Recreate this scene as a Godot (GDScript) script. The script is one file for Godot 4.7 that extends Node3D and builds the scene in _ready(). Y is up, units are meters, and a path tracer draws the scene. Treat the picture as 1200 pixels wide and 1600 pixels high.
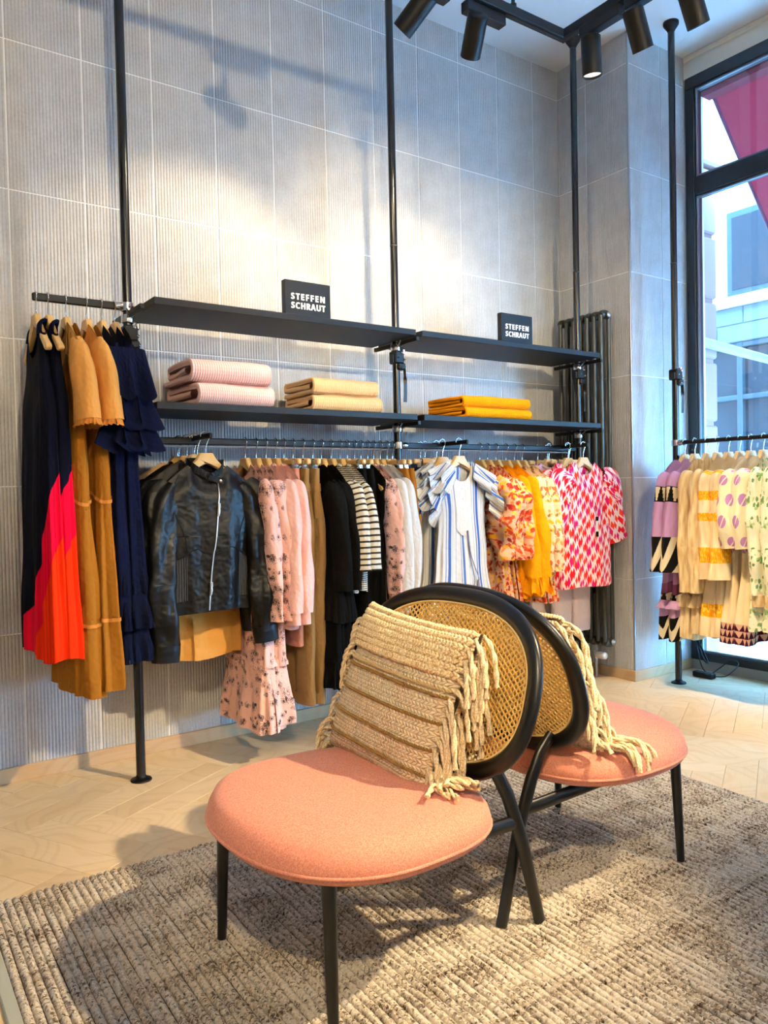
extends Node3D
# A fashion shop corner: ribbed tile wall, shelf and rail system, two lounge chairs on a wool rug, window to the street.

const CEIL := 3.781
const SIDE_X := 3.22      # face of the tiled return wall
const COL_Z := 0.539      # face of the column towards the room
const WIN_X := 3.767      # inner face of the window wall
const RAIL_Z := 0.309
const RAIL_Y := 1.376

var M := {}
var used := {}
var nz := FastNoiseLite.new()
var rng := RandomNumberGenerator.new()

# ------------------------------------------------------------------ geometry helper
class Geo:
	var v := PackedVector3Array()
	var uv := PackedVector2Array()
	var ix := PackedInt32Array()
	var seam := PackedInt32Array()

	func quad(a: int, b: int, c: int, d: int) -> void:
		ix.append_array([a, b, c, a, c, d])

	func pt(p: Vector3, u := Vector2.ZERO) -> int:
		v.append(p)
		uv.append(u)
		return v.size() - 1

	# rows of nu points each; closed: last column repeats the first
	func grid(P: PackedVector3Array, U: PackedVector2Array, nu: int, nv: int, closed := false, flip := false) -> void:
		var b := v.size()
		v.append_array(P)
		uv.append_array(U)
		for j in nv - 1:
			for i in nu - 1:
				var q := b + j * nu + i
				if flip:
					quad(q, q + nu, q + nu + 1, q + 1)
				else:
					quad(q, q + 1, q + nu + 1, q + nu)
		if closed:
			for j in nv:
				seam.append_array([b + j * nu, b + j * nu + nu - 1])

	func face(a: Vector3, b: Vector3, c: Vector3, d: Vector3, u0 := Vector2.ZERO, u1 := Vector2.ONE) -> void:
		var k := pt(a, u0)
		pt(b, Vector2(u1.x, u0.y))
		pt(c, u1)
		pt(d, Vector2(u0.x, u1.y))
		quad(k, k + 1, k + 2, k + 3)

	func fan(P: PackedVector3Array, up: bool) -> void:
		var c := Vector3.ZERO
		for p in P:
			c += p
		c /= P.size()
		var k := pt(c)
		for p in P:
			pt(p)
		for i in P.size():
			var a := k + 1 + i
			var b2 := k + 1 + (i + 1) % P.size()
			if up:
				ix.append_array([k, b2, a])
			else:
				ix.append_array([k, a, b2])

	# box with chamfered edges
	func box(c: Vector3, s: Vector3, ch := 0.002, B := Basis(), us := 1.0) -> void:
		var h := s * 0.5
		ch = minf(ch, minf(h.x, minf(h.y, h.z)) * 0.9)
		var i := h - Vector3(ch, ch, ch)
		for ax in 3:
			var e1 := (ax + 1) % 3
			var e2 := (ax + 2) % 3
			for sg in [-1.0, 1.0]:
				var q: Array[Vector3] = []
				for w in [[-1, -1], [1, -1], [1, 1], [-1, 1]]:
					var p := Vector3.ZERO
					p[ax] = h[ax] * sg
					p[e1] = i[e1] * w[0]
					p[e2] = i[e2] * w[1]
					q.append(c + B * p)
				var uu := Vector2(s[e1], s[e2]) * us
				if sg > 0:
					face(q[0], q[3], q[2], q[1], Vector2.ZERO, Vector2(uu.y, uu.x))
				else:
					face(q[0], q[1], q[2], q[3], Vector2.ZERO, uu)
			if ch > 0.0:
				for w in [[-1, -1], [1, -1], [1, 1], [-1, 1]]:
					var a := Vector3.ZERO
					a[e1] = h[e1] * w[0]
					a[e2] = i[e2] * w[1]
					var b := Vector3.ZERO
					b[e1] = i[e1] * w[0]
					b[e2] = h[e2] * w[1]
					var d := Vector3.ZERO
					d[ax] = i[ax]
					if w[0] * w[1] > 0:
						face(c + B * (a - d), c + B * (a + d), c + B * (b + d), c + B * (b - d))
					else:
						face(c + B * (b - d), c + B * (b + d), c + B * (a + d), c + B * (a - d))
		if ch > 0.0:
			for sx in [-1, 1]:
				for sy in [-1, 1]:
					for sz in [-1, 1]:
						var k := pt(c + B * Vector3(h.x * sx, i.y * sy, i.z * sz))
						pt(c + B * Vector3(i.x * sx, h.y * sy, i.z * sz))
						pt(c + B * Vector3(i.x * sx, i.y * sy, h.z * sz))
						if sx * sy * sz > 0:
							ix.append_array([k, k + 2, k + 1])
						else:
							ix.append_array([k, k + 1, k + 2])

	# tube along a path; rad is one radius per point; sq squeezes the section along the frame's second axis
	func tube(path: PackedVector3Array, rad: PackedFloat32Array, seg := 8, caps := true, sq := 1.0, up := Vector3.ZERO, us := 1.0) -> void:
		var n := path.size()
		var P := PackedVector3Array()
		var U := PackedVector2Array()
		var t := (path[1] - path[0]).normalized()
		var s := up.cross(t) if up != Vector3.ZERO else t.cross(Vector3(0.31, 0.22, 0.93))
		if s.length() < 0.05:
			s = t.cross(Vector3(0.93, 0.1, 0.2))
		s = s.normalized()
		var dist := 0.0
		var ends: Array = []
		for j in n:
			var tj := (path[mini(j + 1, n - 1)] - path[maxi(j - 1, 0)])
			if tj.length() > 1e-9:
				t = tj.normalized()
			s = (s - t * s.dot(t)).normalized()
			var w := t.cross(s)
			if j > 0:
				dist += path[j].distance_to(path[j - 1])
			var r := rad[mini(j, rad.size() - 1)]
			var ring := PackedVector3Array()
			for i in seg + 1:
				var a := TAU * i / seg
				var p := path[j] + s * cos(a) * r + w * sin(a) * r * sq
				P.append(p)
				U.append(Vector2(float(i) / seg, dist * us))
				if i < seg:
					ring.append(p)
			if j == 0 or j == n - 1:
				ends.append(ring)
		grid(P, U, seg + 1, n, true, false)
		if caps:
			fan(ends[0], true)
			fan(ends[1], false)

	func lathe(pro: PackedVector2Array, seg := 24, T := Transform3D(), us := 1.0) -> void:
		var P := PackedVector3Array()
		var U := PackedVector2Array()
		var d := 0.0
		for j in pro.size():
			if j > 0:
				d += pro[j].distance_to(pro[j - 1])
			for i in seg + 1:
				var a := TAU * i / seg
				P.append(T * Vector3(cos(a) * pro[j].x, pro[j].y, sin(a) * pro[j].x))
				U.append(Vector2(float(i) / seg, d * us))
		grid(P, U, seg + 1, pro.size(), true, true)

	# flat outline in the x-y plane, given thickness along z
	func extrude(poly: PackedVector2Array, z0: float, z1: float, bev := 0.0, T := Transform3D()) -> void:
		var tr := Geometry2D.triangulate_polygon(poly)
		var n := poly.size()
		var area := 0.0
		for i in n:
			area += poly[i].cross(poly[(i + 1) % n])
		var ccw := area > 0.0
		var inner := PackedVector2Array()
		for i in n:
			var e0 := (poly[i] - poly[(i + n - 1) % n]).normalized()
			var e1 := (poly[(i + 1) % n] - poly[i]).normalized()
			var m := (e0 + e1).normalized().orthogonal() * (1.0 if ccw else -1.0)
			inner.append(poly[i] - m * bev)
		for side in 2:
			var z := z1 if side == 1 else z0
			var b := v.size()
			for p in inner:
				pt(T * Vector3(p.x, p.y, z), p)
			for k in range(0, tr.size(), 3):
				if (side == 1) == ccw:
					ix.append_array([b + tr[k], b + tr[k + 2], b + tr[k + 1]])
				else:
					ix.append_array([b + tr[k], b + tr[k + 1], b + tr[k + 2]])
		var rows := [[inner, z0], [poly, z0 + bev], [poly, z1 - bev], [inner, z1]] if bev > 0.0 else [[poly, z0], [poly, z1]]
		for r in rows.size() - 1:
			var P := PackedVector3Array()
			var U := PackedVector2Array()
			for q in 2:
				var ring: PackedVector2Array = rows[r + q][0]
				for i in n + 1:
					var p := ring[i % n]
					P.append(T * Vector3(p.x, p.y, rows[r + q][1]))
					U.append(p)
			grid(P, U, n + 1, 2, true, not ccw)

	func mesh() -> ArrayMesh:
		var nn := PackedVector3Array()
		nn.resize(v.size())
		for k in range(0, ix.size(), 3):
			var a := ix[k]
			var b := ix[k + 1]
			var c := ix[k + 2]
			var f := (v[c] - v[a]).cross(v[b] - v[a])
			nn[a] += f
			nn[b] += f
			nn[c] += f
		for k in range(0, seam.size(), 2):
			var s := nn[seam[k]] + nn[seam[k + 1]]
			nn[seam[k]] = s
			nn[seam[k + 1]] = s
		for i in nn.size():
			nn[i] = nn[i].normalized() if nn[i].length_squared() > 1e-24 else Vector3.UP
		var A := []
		A.resize(Mesh.ARRAY_MAX)
		A[Mesh.ARRAY_VERTEX] = v
		A[Mesh.ARRAY_NORMAL] = nn
		A[Mesh.ARRAY_TEX_UV] = uv
		A[Mesh.ARRAY_INDEX] = ix
		var m := ArrayMesh.new()
		m.add_surface_from_arrays(Mesh.PRIMITIVE_TRIANGLES, A)
		return m

# ------------------------------------------------------------------ object helpers
func numbered(called: String) -> String:
	if not used.has(called):
		used[called] = 0
		return called
	used[called] += 1
	return "%s_%03d" % [called, used[called]]

func tag(o: Node3D, label: String, category: String, group := "") -> Node3D:
	o.set_meta("label", label)
	o.set_meta("category", category)
	if group != "":
		o.set_meta("group", group)
	return o

func thing(called: String, label: String, category: String, at := Vector3.ZERO, turn := 0.0, group := "") -> Node3D:
	var o := Node3D.new()
	o.name = numbered(called)
	add_child(o)
	o.position = at
	o.rotation.y = turn
	return tag(o, label, category, group)

func part(called: String, what, m: Material, parent: Node3D, at := Vector3.ZERO) -> MeshInstance3D:
	var o := MeshInstance3D.new()
	o.name = called
	o.mesh = what.mesh() if what is Geo else what
	o.material_override = m
	parent.add_child(o, true)
	o.position = at
	return o

func single(called: String, what, m: Material, label: String, category: String, group := "") -> MeshInstance3D:
	var o := part(numbered(called), what, m, self)
	tag(o, label, category, group)
	return o

func structure(called: String, what, m: Material) -> MeshInstance3D:
	var o := part(called, what, m, self)
	o.set_meta("kind", "structure")
	return o

func boxed(c: Vector3, s: Vector3, ch := 0.002) -> Geo:
	var g := Geo.new()
	g.box(c, s, ch)
	return g

func span(x0: float, x1: float, y0: float, y1: float, z0: float, z1: float, ch := 0.0) -> Geo:
	return boxed(Vector3(x0 + x1, y0 + y1, z0 + z1) * 0.5, Vector3(x1 - x0, y1 - y0, z1 - z0), ch)

func rod(a: Vector3, b: Vector3, r0: float, r1: float, seg := 12) -> Geo:
	var g := Geo.new()
	g.tube(PackedVector3Array([a, b]), PackedFloat32Array([r0, r1]), seg)
	return g

func curve(P: Array, n: int) -> PackedVector3Array:   # Catmull-Rom through the points
	var out := PackedVector3Array()
	var m := P.size()
	for k in n + 1:
		var f := float(k) / n * (m - 1)
		var i := mini(int(f), m - 2)
		var t := f - i
		var a: Vector3 = P[maxi(i - 1, 0)]
		var b: Vector3 = P[i]
		var c: Vector3 = P[i + 1]
		var d: Vector3 = P[mini(i + 2, m - 1)]
		out.append(b.cubic_interpolate(c, a, d, t))
	return out

# ------------------------------------------------------------------ textures and materials
func picture(w: int, h: int, f: Callable) -> ImageTexture:
	var by := PackedByteArray()
	by.resize(w * h * 3)
	var k := 0
	for y in h:
		for x in w:
			var c: Color = f.call((x + 0.5) / w, (y + 0.5) / h)
			by[k] = clampi(int(c.r * 255.0), 0, 255)
			by[k + 1] = clampi(int(c.g * 255.0), 0, 255)
			by[k + 2] = clampi(int(c.b * 255.0), 0, 255)
			k += 3
	var im := Image.create_from_data(w, h, false, Image.FORMAT_RGB8, by)
	im.generate_mipmaps()
	return ImageTexture.create_from_image(im)

func noise_at(x: float, y: float, s := 0) -> float:
	return nz.get_noise_3d(x, y, s * 57.3)

# noise that repeats over the unit square; f is the number of features across it
func tnoise(u: float, v: float, f: float, s := 0) -> float:
	var x := u * f * 10.0
	var y := v * f * 10.0
	var w := f * 10.0
	var fu := smoothstep(0.75, 1.0, u)
	var fv := smoothstep(0.75, 1.0, v)
	var a := nz.get_noise_3d(x, y, s * 57.3)
	if fu > 0.0:
		a = lerpf(a, nz.get_noise_3d(x - w, y, s * 57.3), fu)
	if fv > 0.0:
		var b := nz.get_noise_3d(x, y - w, s * 57.3)
		if fu > 0.0:
			b = lerpf(b, nz.get_noise_3d(x - w, y - w, s * 57.3), fu)
		a = lerpf(a, b, fv)
	return a

func mat(key: String, col: Color, rough: float, more := {}) -> StandardMaterial3D:
	var m := StandardMaterial3D.new()
	m.resource_name = key
	m.albedo_color = col
	m.roughness = rough
	for k in more:
		m.set(k, more[k])
	M[key] = m
	return m

func cloth(key: String, col: Color, tex: Texture2D = null, more := {}) -> StandardMaterial3D:
	var m := mat(key, col, 0.88, {"rim_enabled": true, "rim": 0.10, "rim_tint": 0.8, "metallic_specular": 0.22, "heightmap_enabled": true, "heightmap_texture": M.wrinkle, "heightmap_scale": 0.5})
	if tex:
		m.albedo_texture = tex
	for k in more:
		m.set(k, more[k])
	return m

# ------------------------------------------------------------------ the place: camera, sky, exposure, lamps
func light_up() -> void:
	var cam := Camera3D.new()
	cam.name = "camera"
	cam.position = Vector3(-0.62926, 1.14695, 3.48120)
	cam.basis = Basis.from_euler(Vector3(-0.025518, -0.612014, -0.021330))
	cam.fov = rad_to_deg(2.0 * atan(800.0 / 1231.915))
	cam.near = 0.05
	cam.far = 200.0
	add_child(cam)
	cam.current = true
	var sky := ProceduralSkyMaterial.new()
	sky.sky_top_color = Color(0.42, 0.72, 1.0)
	sky.sky_horizon_color = Color(0.52, 0.79, 1.0)
	sky.ground_bottom_color = Color(0.45, 0.5, 0.55)
	sky.ground_horizon_color = Color(0.62, 0.8, 0.95)
	sky.sun_angle_max = 1.0
	var s := Sky.new()
	s.sky_material = sky
	var e := Environment.new()
	e.background_mode = Environment.BG_SKY
	e.sky = s
	e.background_energy_multiplier = SKY_ENERGY
	e.tonemap_mode = Environment.TONE_MAPPER_LINEAR
	e.tonemap_exposure = EXPOSURE
	e.sdfgi_enabled = true
	e.ssao_enabled = true
	e.ssil_enabled = true
	var w := WorldEnvironment.new()
	w.name = "world_environment"
	w.environment = e
	add_child(w)

const SKY_ENERGY := 75.0
const EXPOSURE := 1.0
const WARM := Color(1.0, 0.905, 0.74)

# the lighting track (two arms in view, the rest behind the camera) and every spotlight on it
# each: head position, point it is aimed at, energy, cone half angle
const TRACK_Y := 3.10
var SPOTS := [
	[Vector3(1.235, 2.95, 1.10), Vector3(0.72, 1.9, 0.0), 2.1, 34.0, "above the leather jacket"],
	[Vector3(1.53, 2.955, 1.10), Vector3(2.05, 1.9, 0.0), 1.8, 34.0, "beside the corner of the track"],
	[Vector3(2.03, 2.945, 1.27), Vector3(2.4, 0.0, 1.1), 6.5, 27.0, "with its bright lens showing, next to the corner of the track"],
	[Vector3(2.03, 2.945, 1.50), Vector3(3.25, 0.9, 1.35), 3.0, 22.0, "tipped towards the window rack, second from the corner of the track"],
	[Vector3(2.03, 2.92, 1.74), Vector3(3.3, 0.7, 1.75), 3.0, 22.0, "tipped towards the window rack, third from the corner of the track"],
	[Vector3(0.62, 2.90, 1.10), Vector3(2.4, 2.2, 0.0), 1.0, 34.0, "aimed along the tiled wall"],
	[Vector3(2.03, 2.95, 3.55), Vector3(-0.1, 0.0, 1.2), 19.5, 24.0, "over the rug, aimed at the pink chair seat"],
	[Vector3(-0.25, 2.72, 4.0), Vector3(0.70, 2.25, 0.0), 6.5, 25.0, "on the far arm of the track, aimed at the shelves"],
	[Vector3(1.1, 2.72, 4.0), Vector3(2.1, 1.6, 0.0), 9.5, 24.0, "on the far arm of the track, aimed at the orange towels"],
	[Vector3(-0.9, 2.72, 4.0), Vector3(0.6, 0.62, 1.75), 7.5, 17.0, "added unseen on the far arm as fill for the jute cushion"],  # added fill lamp, brightens the cushion and the cane backs
	[Vector3(-0.6, 2.9, 4.12), Vector3(-1.0, 2.6, 5.2), 14.0, 50.0, "added unseen on the far arm, bouncing light off the rear wall"],  # added lamp, lifts the ceiling by bounce off the rear wall
	[Vector3(1.6, 2.9, 4.12), Vector3(1.8, 2.6, 5.2), 14.0, 50.0, "added unseen at the far arm end, bouncing light off the rear wall"],  # second added bounce lamp, out of view, for soft room light
]

func build_track() -> void:
	var t := thing("lighting_track", "black suspended lighting track with a square corner under the ceiling", "lighting track", Vector3(2.03, TRACK_Y, 1.12))
	for a in [["track_bar", Vector3(-3.2, 0, 0), Vector3(0, 0, 0)], ["track_bar", Vector3(0, 0, 0.0), Vector3(0, 0, 3.1)], ["track_bar", Vector3(-3.2, 0, 3.0), Vector3(0, 0, 3.0)]]:
		var d: Vector3 = a[2] - a[1]
		var g := Geo.new()
		var c: Vector3 = (a[1] + a[2]) * 0.5
		if absf(d.x) > absf(d.z):
			g.box(c, Vector3(absf(d.x) + 0.036, 0.04, 0.036), 0.003)
		else:
			g.box(c, Vector3(0.0362, 0.0402, absf(d.z)), 0.003)
		part(a[0], g, M.black_metal, t)
		var slot := Geo.new()
		if absf(d.x) > absf(d.z):
			slot.box(c + Vector3(0, -0.0195, 0), Vector3(absf(d.x), 0.004, 0.014), 0.0)
		else:
			slot.box(c + Vector3(0, -0.0197, 0), Vector3(0.014, 0.004, absf(d.z)), 0.0)
		part("contact_slot", slot, M.dark_steel, t)
	for w in [Vector3(-0.30, 0, 0), Vector3(-1.9, 0, 0), Vector3(0, 0, 1.4), Vector3(0, 0, 2.8)]:
		part("suspension_wire", rod(w + Vector3(0, 0.02, 0), w + Vector3(0, CEIL - TRACK_Y - 0.001, 0), 0.0012, 0.0012, 6), M.steel, t)
		var g := Geo.new()
		g.lathe(PackedVector2Array([Vector2(0.0, 0.05), Vector2(0.005, 0.05), Vector2(0.008, 0.04), Vector2(0.008, 0.018), Vector2(0.014, 0.018), Vector2(0.014, 0.0)]), 12, Transform3D(Basis(), w + Vector3(0, 0.018, 0)))
		part("wire_grip", g, M.black_metal, t)
	var feed := curve([Vector3(-0.62, 0.02, 0.0), Vector3(-0.60, 0.2, 0.02), Vector3(-0.66, 0.42, 0.0), Vector3(-0.64, CEIL - TRACK_Y - 0.003, 0.0)], 20)
	var fg := Geo.new()
	fg.tube(feed, PackedFloat32Array([0.0025]), 6)
	part("feed_cable", fg, M.black_metal, t)
	for s in SPOTS:
		spotlight(s)

func spotlight(s: Array) -> void:
	var head: Vector3 = s[0]
	var aim: Vector3 = (s[1] - head).normalized()
	var o := thing("track_spotlight", "black cylinder track spotlight " + s[4], "spotlight", head, 0.0, "spotlights on the black track")
	# adapter box that carries the driver, along the bar it hangs from
	var along := Vector3(0, 0, 1) if absf(head.x - 2.03) < 0.02 and head.z < 3.9 else Vector3(1, 0, 0)
	var top := TRACK_Y - 0.02 - head.y
	var g := Geo.new()
	var sz := Vector3(0.045, 0.045, 0.045) + along * 0.16
	var ac := Vector3(0, top - 0.0225, 0) + along * 0.055
	g.box(ac, sz, 0.003)
	part("adapter", g, M.black_metal, o)
	part("stem", rod(Vector3(0, top - 0.04, 0), Vector3(0, 0.03, 0), 0.009, 0.009, 10), M.black_metal, o)
	# head: a tube with a rounded back, an inner reflector and the lens
	var y := -aim
	var x := y.cross(Vector3(0.1, 0.3, 1.0)).normalized()
	var B := Basis(x, y, x.cross(y))
	var T := Transform3D(B, Vector3.ZERO)
	var h := Geo.new()
	h.lathe(PackedVector2Array([Vector2(0.0, 0.078), Vector2(0.036, 0.078), Vector2(0.041, 0.073), Vector2(0.041, 0.012), Vector2(0.0402, 0.010), Vector2(0.041, 0.008), Vector2(0.041, -0.076), Vector2(0.0395, -0.078), Vector2(0.038, -0.076), Vector2(0.036, -0.062)]), 28, T)
	var lh := part("lamp_head", h, M.black_satin, o)
	var l := Geo.new()
	l.lathe(PackedVector2Array([Vector2(0.037, -0.068), Vector2(0.02, -0.069), Vector2(0.0, -0.0695)]), 24, T)
	part("lamp_lens", l, M.lens, lh)
	var lamp := SpotLight3D.new()
	lamp.name = "lamp"
	lamp.light_color = WARM
	lamp.light_energy = s[2]
	lamp.light_size = 0.036
	lamp.spot_angle = s[3]
	lamp.spot_angle_attenuation = 0.7
	lamp.spot_range = 14.0
	lamp.spot_attenuation = 2.0
	lamp.shadow_enabled = true
	o.add_child(lamp)
	lamp.position = aim * 0.084
	lamp.basis = Basis.looking_at(aim, Vector3(0.1, 0.3, 1.0).normalized())

# ------------------------------------------------------------------ the room
var tile_cache := {}
func tile_mesh(w: float, h: float) -> ArrayMesh:
	var key := "%.3f_%.3f" % [w, h]
	if tile_cache.has(key):
		return tile_cache[key]
	var g := Geo.new()
	var gap := 0.0019
	var ribs := int(round(w / 0.01364))
	var n := ribs * 6
	var P := PackedVector3Array()
	var U := PackedVector2Array()
	var yy := [gap, gap, gap + 0.003, h - gap - 0.003, h - gap, h - gap]
	var zf := [0.0, 0.5, 1.0, 1.0, 0.5, 0.0]
	for j in 6:
		for i in n + 1:
			var f := float(i) / n
			var c := absf(sin(PI * f * ribs))
			var z := 0.0055 + 0.0036 * sqrt(c)
			var ends: bool = i == 0 or i == n
			P.append(Vector3(lerpf(gap, w - gap, f), yy[j], 0.0 if ends else z * zf[j]))
			U.append(Vector2(f * w, yy[j]))
	g.grid(P, U, n + 1, 6, false, true)
	var m := g.mesh()
	tile_cache[key] = m
	return m

func tile_wall(wall: Node3D, xs: Array, place: Callable, turn: float) -> void:
	for r in 7:
		var y0 := 0.6 * r
		var h := minf(0.6, CEIL - y0)
		for k in xs.size() - 1:
			var t := part("tile", tile_mesh(xs[k + 1] - xs[k], h), M.tile[(r * 5 + k * 3) % 3], wall)
			t.position = place.call(xs[k], y0)
			t.rotation.y = turn

func build_room() -> void:
	# back wall: grout-coloured slab with ribbed tiles 30 x 60 cm standing proud of it
	var wb := structure("wall_back", span(-2.2, SIDE_X + 0.1, 0, CEIL, -0.2, -0.0024), M.grout)
	var xs := []
	for k in range(-3, 11):
		xs.append(0.3 * k)
	xs.append(SIDE_X)
	tile_wall(wb, xs, func(x, y): return Vector3(x, y, -0.007), 0.0)
	part("plain_strip", span(-2.2, -0.9, 0, CEIL, -0.003, 0.0), M.white_wall, wb)
	# return wall and column, tiled the same way
	var wr := structure("wall_return", span(SIDE_X + 0.0024, WIN_X + 0.2, 0, CEIL, -0.2, COL_Z - 0.0024), M.grout)
	tile_wall(wr, [0.0, 0.228, COL_Z], func(x, y): return Vector3(SIDE_X + 0.007, y, x), -PI / 2)
	tile_wall(wr, [SIDE_X, 3.521, WIN_X], func(x, y): return Vector3(x, y, COL_Z - 0.007), 0.0)
	part("corner_profile", span(SIDE_X - 0.003, SIDE_X + 0.008, 0.06, CEIL, COL_Z - 0.008, COL_Z + 0.003, 0.002), M.steel, wr)
	for i in 2:
		structure("ceiling" if i == 0 else "ceiling_cornice", span(-2.4, WIN_X + 0.2, CEIL, CEIL + 0.2, -0.2, 5.4) if i == 0 else span(WIN_X - 0.012, WIN_X, CEIL - 0.035, CEIL, COL_Z, 5.2, 0.006), M.white_ceiling if i == 0 else M.cream)
	structure("wall_left", span(-2.4, -2.2, 0, CEIL, -0.2, 5.4), M.white_wall)
	structure("wall_rear", span(-2.2, WIN_X + 0.2, 0, CEIL, 5.2, 5.4), M.white_wall)
	# oak skirting
	structure("baseboard_back", span(-2.2, SIDE_X, 0, 0.062, 0.0, 0.014, 0.002), M.oak_trim)
	structure("baseboard_return", span(SIDE_X - 0.014, SIDE_X, 0, 0.062, 0.014, COL_Z + 0.014, 0.002), M.oak_trim)
	structure("baseboard_column", span(SIDE_X, WIN_X, 0, 0.062, COL_Z, COL_Z + 0.014, 0.002), M.oak_trim)
	# floor: slab and oak herringbone planks
	var fl := structure("floor", span(-2.4, WIN_X + 0.2, -0.2, -0.0125, -0.2, 5.4), M.oak_plain)
	build_planks(fl)
	build_window()

func build_planks(fl: Node3D) -> void:
	var w := 0.118
	var n := 5
	var L := w * n
	var meshes := []
	for k in 6:
		var g := Geo.new()
		var y0 := 0.0
		var c := 0.0012
		var q := 0.0003
		var u0 := Vector2(0.13 * k + 0.05, 0.29 * k)
		# top face with a small bevel round it, sides below
		var X := [q, q, q + c, L - q - c, L - q, L - q]
		var Y := [q, q, q + c, w - q - c, w - q, w - q]
		var hh := [-0.012, -c, 0.0, 0.0, -c, -0.012]
		var P := PackedVector3Array()
		var U := PackedVector2Array()
		for j in 6:
			for i in 6:
				P.append(Vector3(X[i], y0 + minf(hh[i], hh[j]), Y[j]))
				U.append(u0 + Vector2(X[i] / 1.2, Y[j] / 1.2))
		g.grid(P, U, 6, 6, false, false)
		meshes.append(g.mesh())
	var turn := deg_to_rad(28.0)
	var R := Transform2D(-turn, Vector2.ZERO)
	var cnt := 0
	var rest := 0
	for k in range(-60, 60):
		for b in range(-12, 12):
			for vert in 2:
				var c := Vector2(k + b * n, k - b * n)
				var p0 := c + (Vector2(0, 1) if vert == 1 else Vector2.ZERO)
				var mid := p0 + (Vector2(0.5, n * 0.5) if vert == 1 else Vector2(n * 0.5, 0.5))
				var wp: Vector2 = R * (mid * w) + Vector2(0.3, 0.6)
				var inside := wp.x > -1.0 and wp.x < 3.95 and wp.y > -0.38 and wp.y < 3.1
				var under: bool = wp.x > 0.05 and wp.x < 1.75 and wp.y > 1.4
				var behind := wp.x < 0.6 and wp.y > 1.75
				if not inside or under or behind:
					continue
				cnt += 1
				var o := part("plank", meshes[rng.randi() % 6], M.oak[rng.randi() % 4], fl)
				var a := turn
				var p: Vector2 = R * (p0 * w) + Vector2(0.3, 0.6)
				if vert == 1:   # turned a quarter: local x runs along +z
					o.basis = Basis(Vector3.UP, a) * Basis(Vector3.UP, -PI / 2)
					p = R * ((p0 + Vector2(1, 0)) * w) + Vector2(0.3, 0.6)
				else:
					o.basis = Basis(Vector3.UP, a)
				o.position = Vector3(p.x, 0.0, p.y)

func build_window() -> void:
	var z0 := COL_Z + 0.01
	var z1 := 3.9
	var top := 3.645
	var sill := 0.062
	# wall round the opening: over it, beyond it, the low plinth under it
	var ww := structure("wall_window", span(WIN_X, WIN_X + 0.2, top, CEIL, COL_Z - 0.002, 5.4), M.cream)
	part("pier", span(WIN_X, WIN_X + 0.2, 0, top, z1, 5.4), M.cream, ww)
	part("plinth", span(WIN_X, WIN_X + 0.2, -0.2, sill, COL_Z - 0.006, z1), M.plinth, ww)
	var wn := structure("window_1", span(WIN_X - 0.01, WIN_X + 0.07, top - 0.075, top, z0, z1, 0.004), M.frame)
	part("window_frame", span(WIN_X - 0.01, WIN_X + 0.07, sill, top - 0.075, z0, z0 + 0.062, 0.004), M.frame, wn)
	part("window_frame", span(WIN_X - 0.01, WIN_X + 0.07, sill, top - 0.075, z1 - 0.06, z1, 0.004), M.frame, wn)
	part("window_frame", span(WIN_X - 0.01, WIN_X + 0.07, sill, sill + 0.05, z0 + 0.062, z1 - 0.06, 0.004), M.frame, wn)
	part("transom", span(WIN_X - 0.012, WIN_X + 0.07, 2.915, 3.032, z0 + 0.062, z1 - 0.06, 0.006), M.frame, wn)
	part("mullion", span(WIN_X - 0.01, WIN_X + 0.07, sill + 0.05, top - 0.075, 2.2, 2.28, 0.004), M.frame, wn)
	# glazing beads: slim bright lips round each pane
	for pz in [[z0 + 0.062, 2.2], [2.28, z1 - 0.06]]:
		for py in [[sill + 0.05, 2.915], [3.032, top - 0.075]]:
			var g := Geo.new()
			var b := 0.012
			var xa := WIN_X + 0.012
			var zc: float = (pz[0] + pz[1]) * 0.5
			var yc: float = (py[0] + py[1]) * 0.5
			g.box(Vector3(xa, py[0] + b * 0.5, zc), Vector3(0.02, b, pz[1] - pz[0]), 0.003)
			g.box(Vector3(xa, py[1] - b * 0.5, zc), Vector3(0.02, b, pz[1] - pz[0]), 0.003)
			g.box(Vector3(xa, yc, pz[0] + b * 0.5), Vector3(0.0202, py[1] - py[0], b), 0.003)
			g.box(Vector3(xa, yc, pz[1] - b * 0.5), Vector3(0.0202, py[1] - py[0], b), 0.003)
			part("glazing_bead", g, M.bead, wn)
			var p := Geo.new()
			p.box(Vector3(WIN_X + 0.03, yc, zc), Vector3(0.006, py[1] - py[0], pz[1] - pz[0]), 0.0)
			part("pane", p, M.glass, wn)

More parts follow.
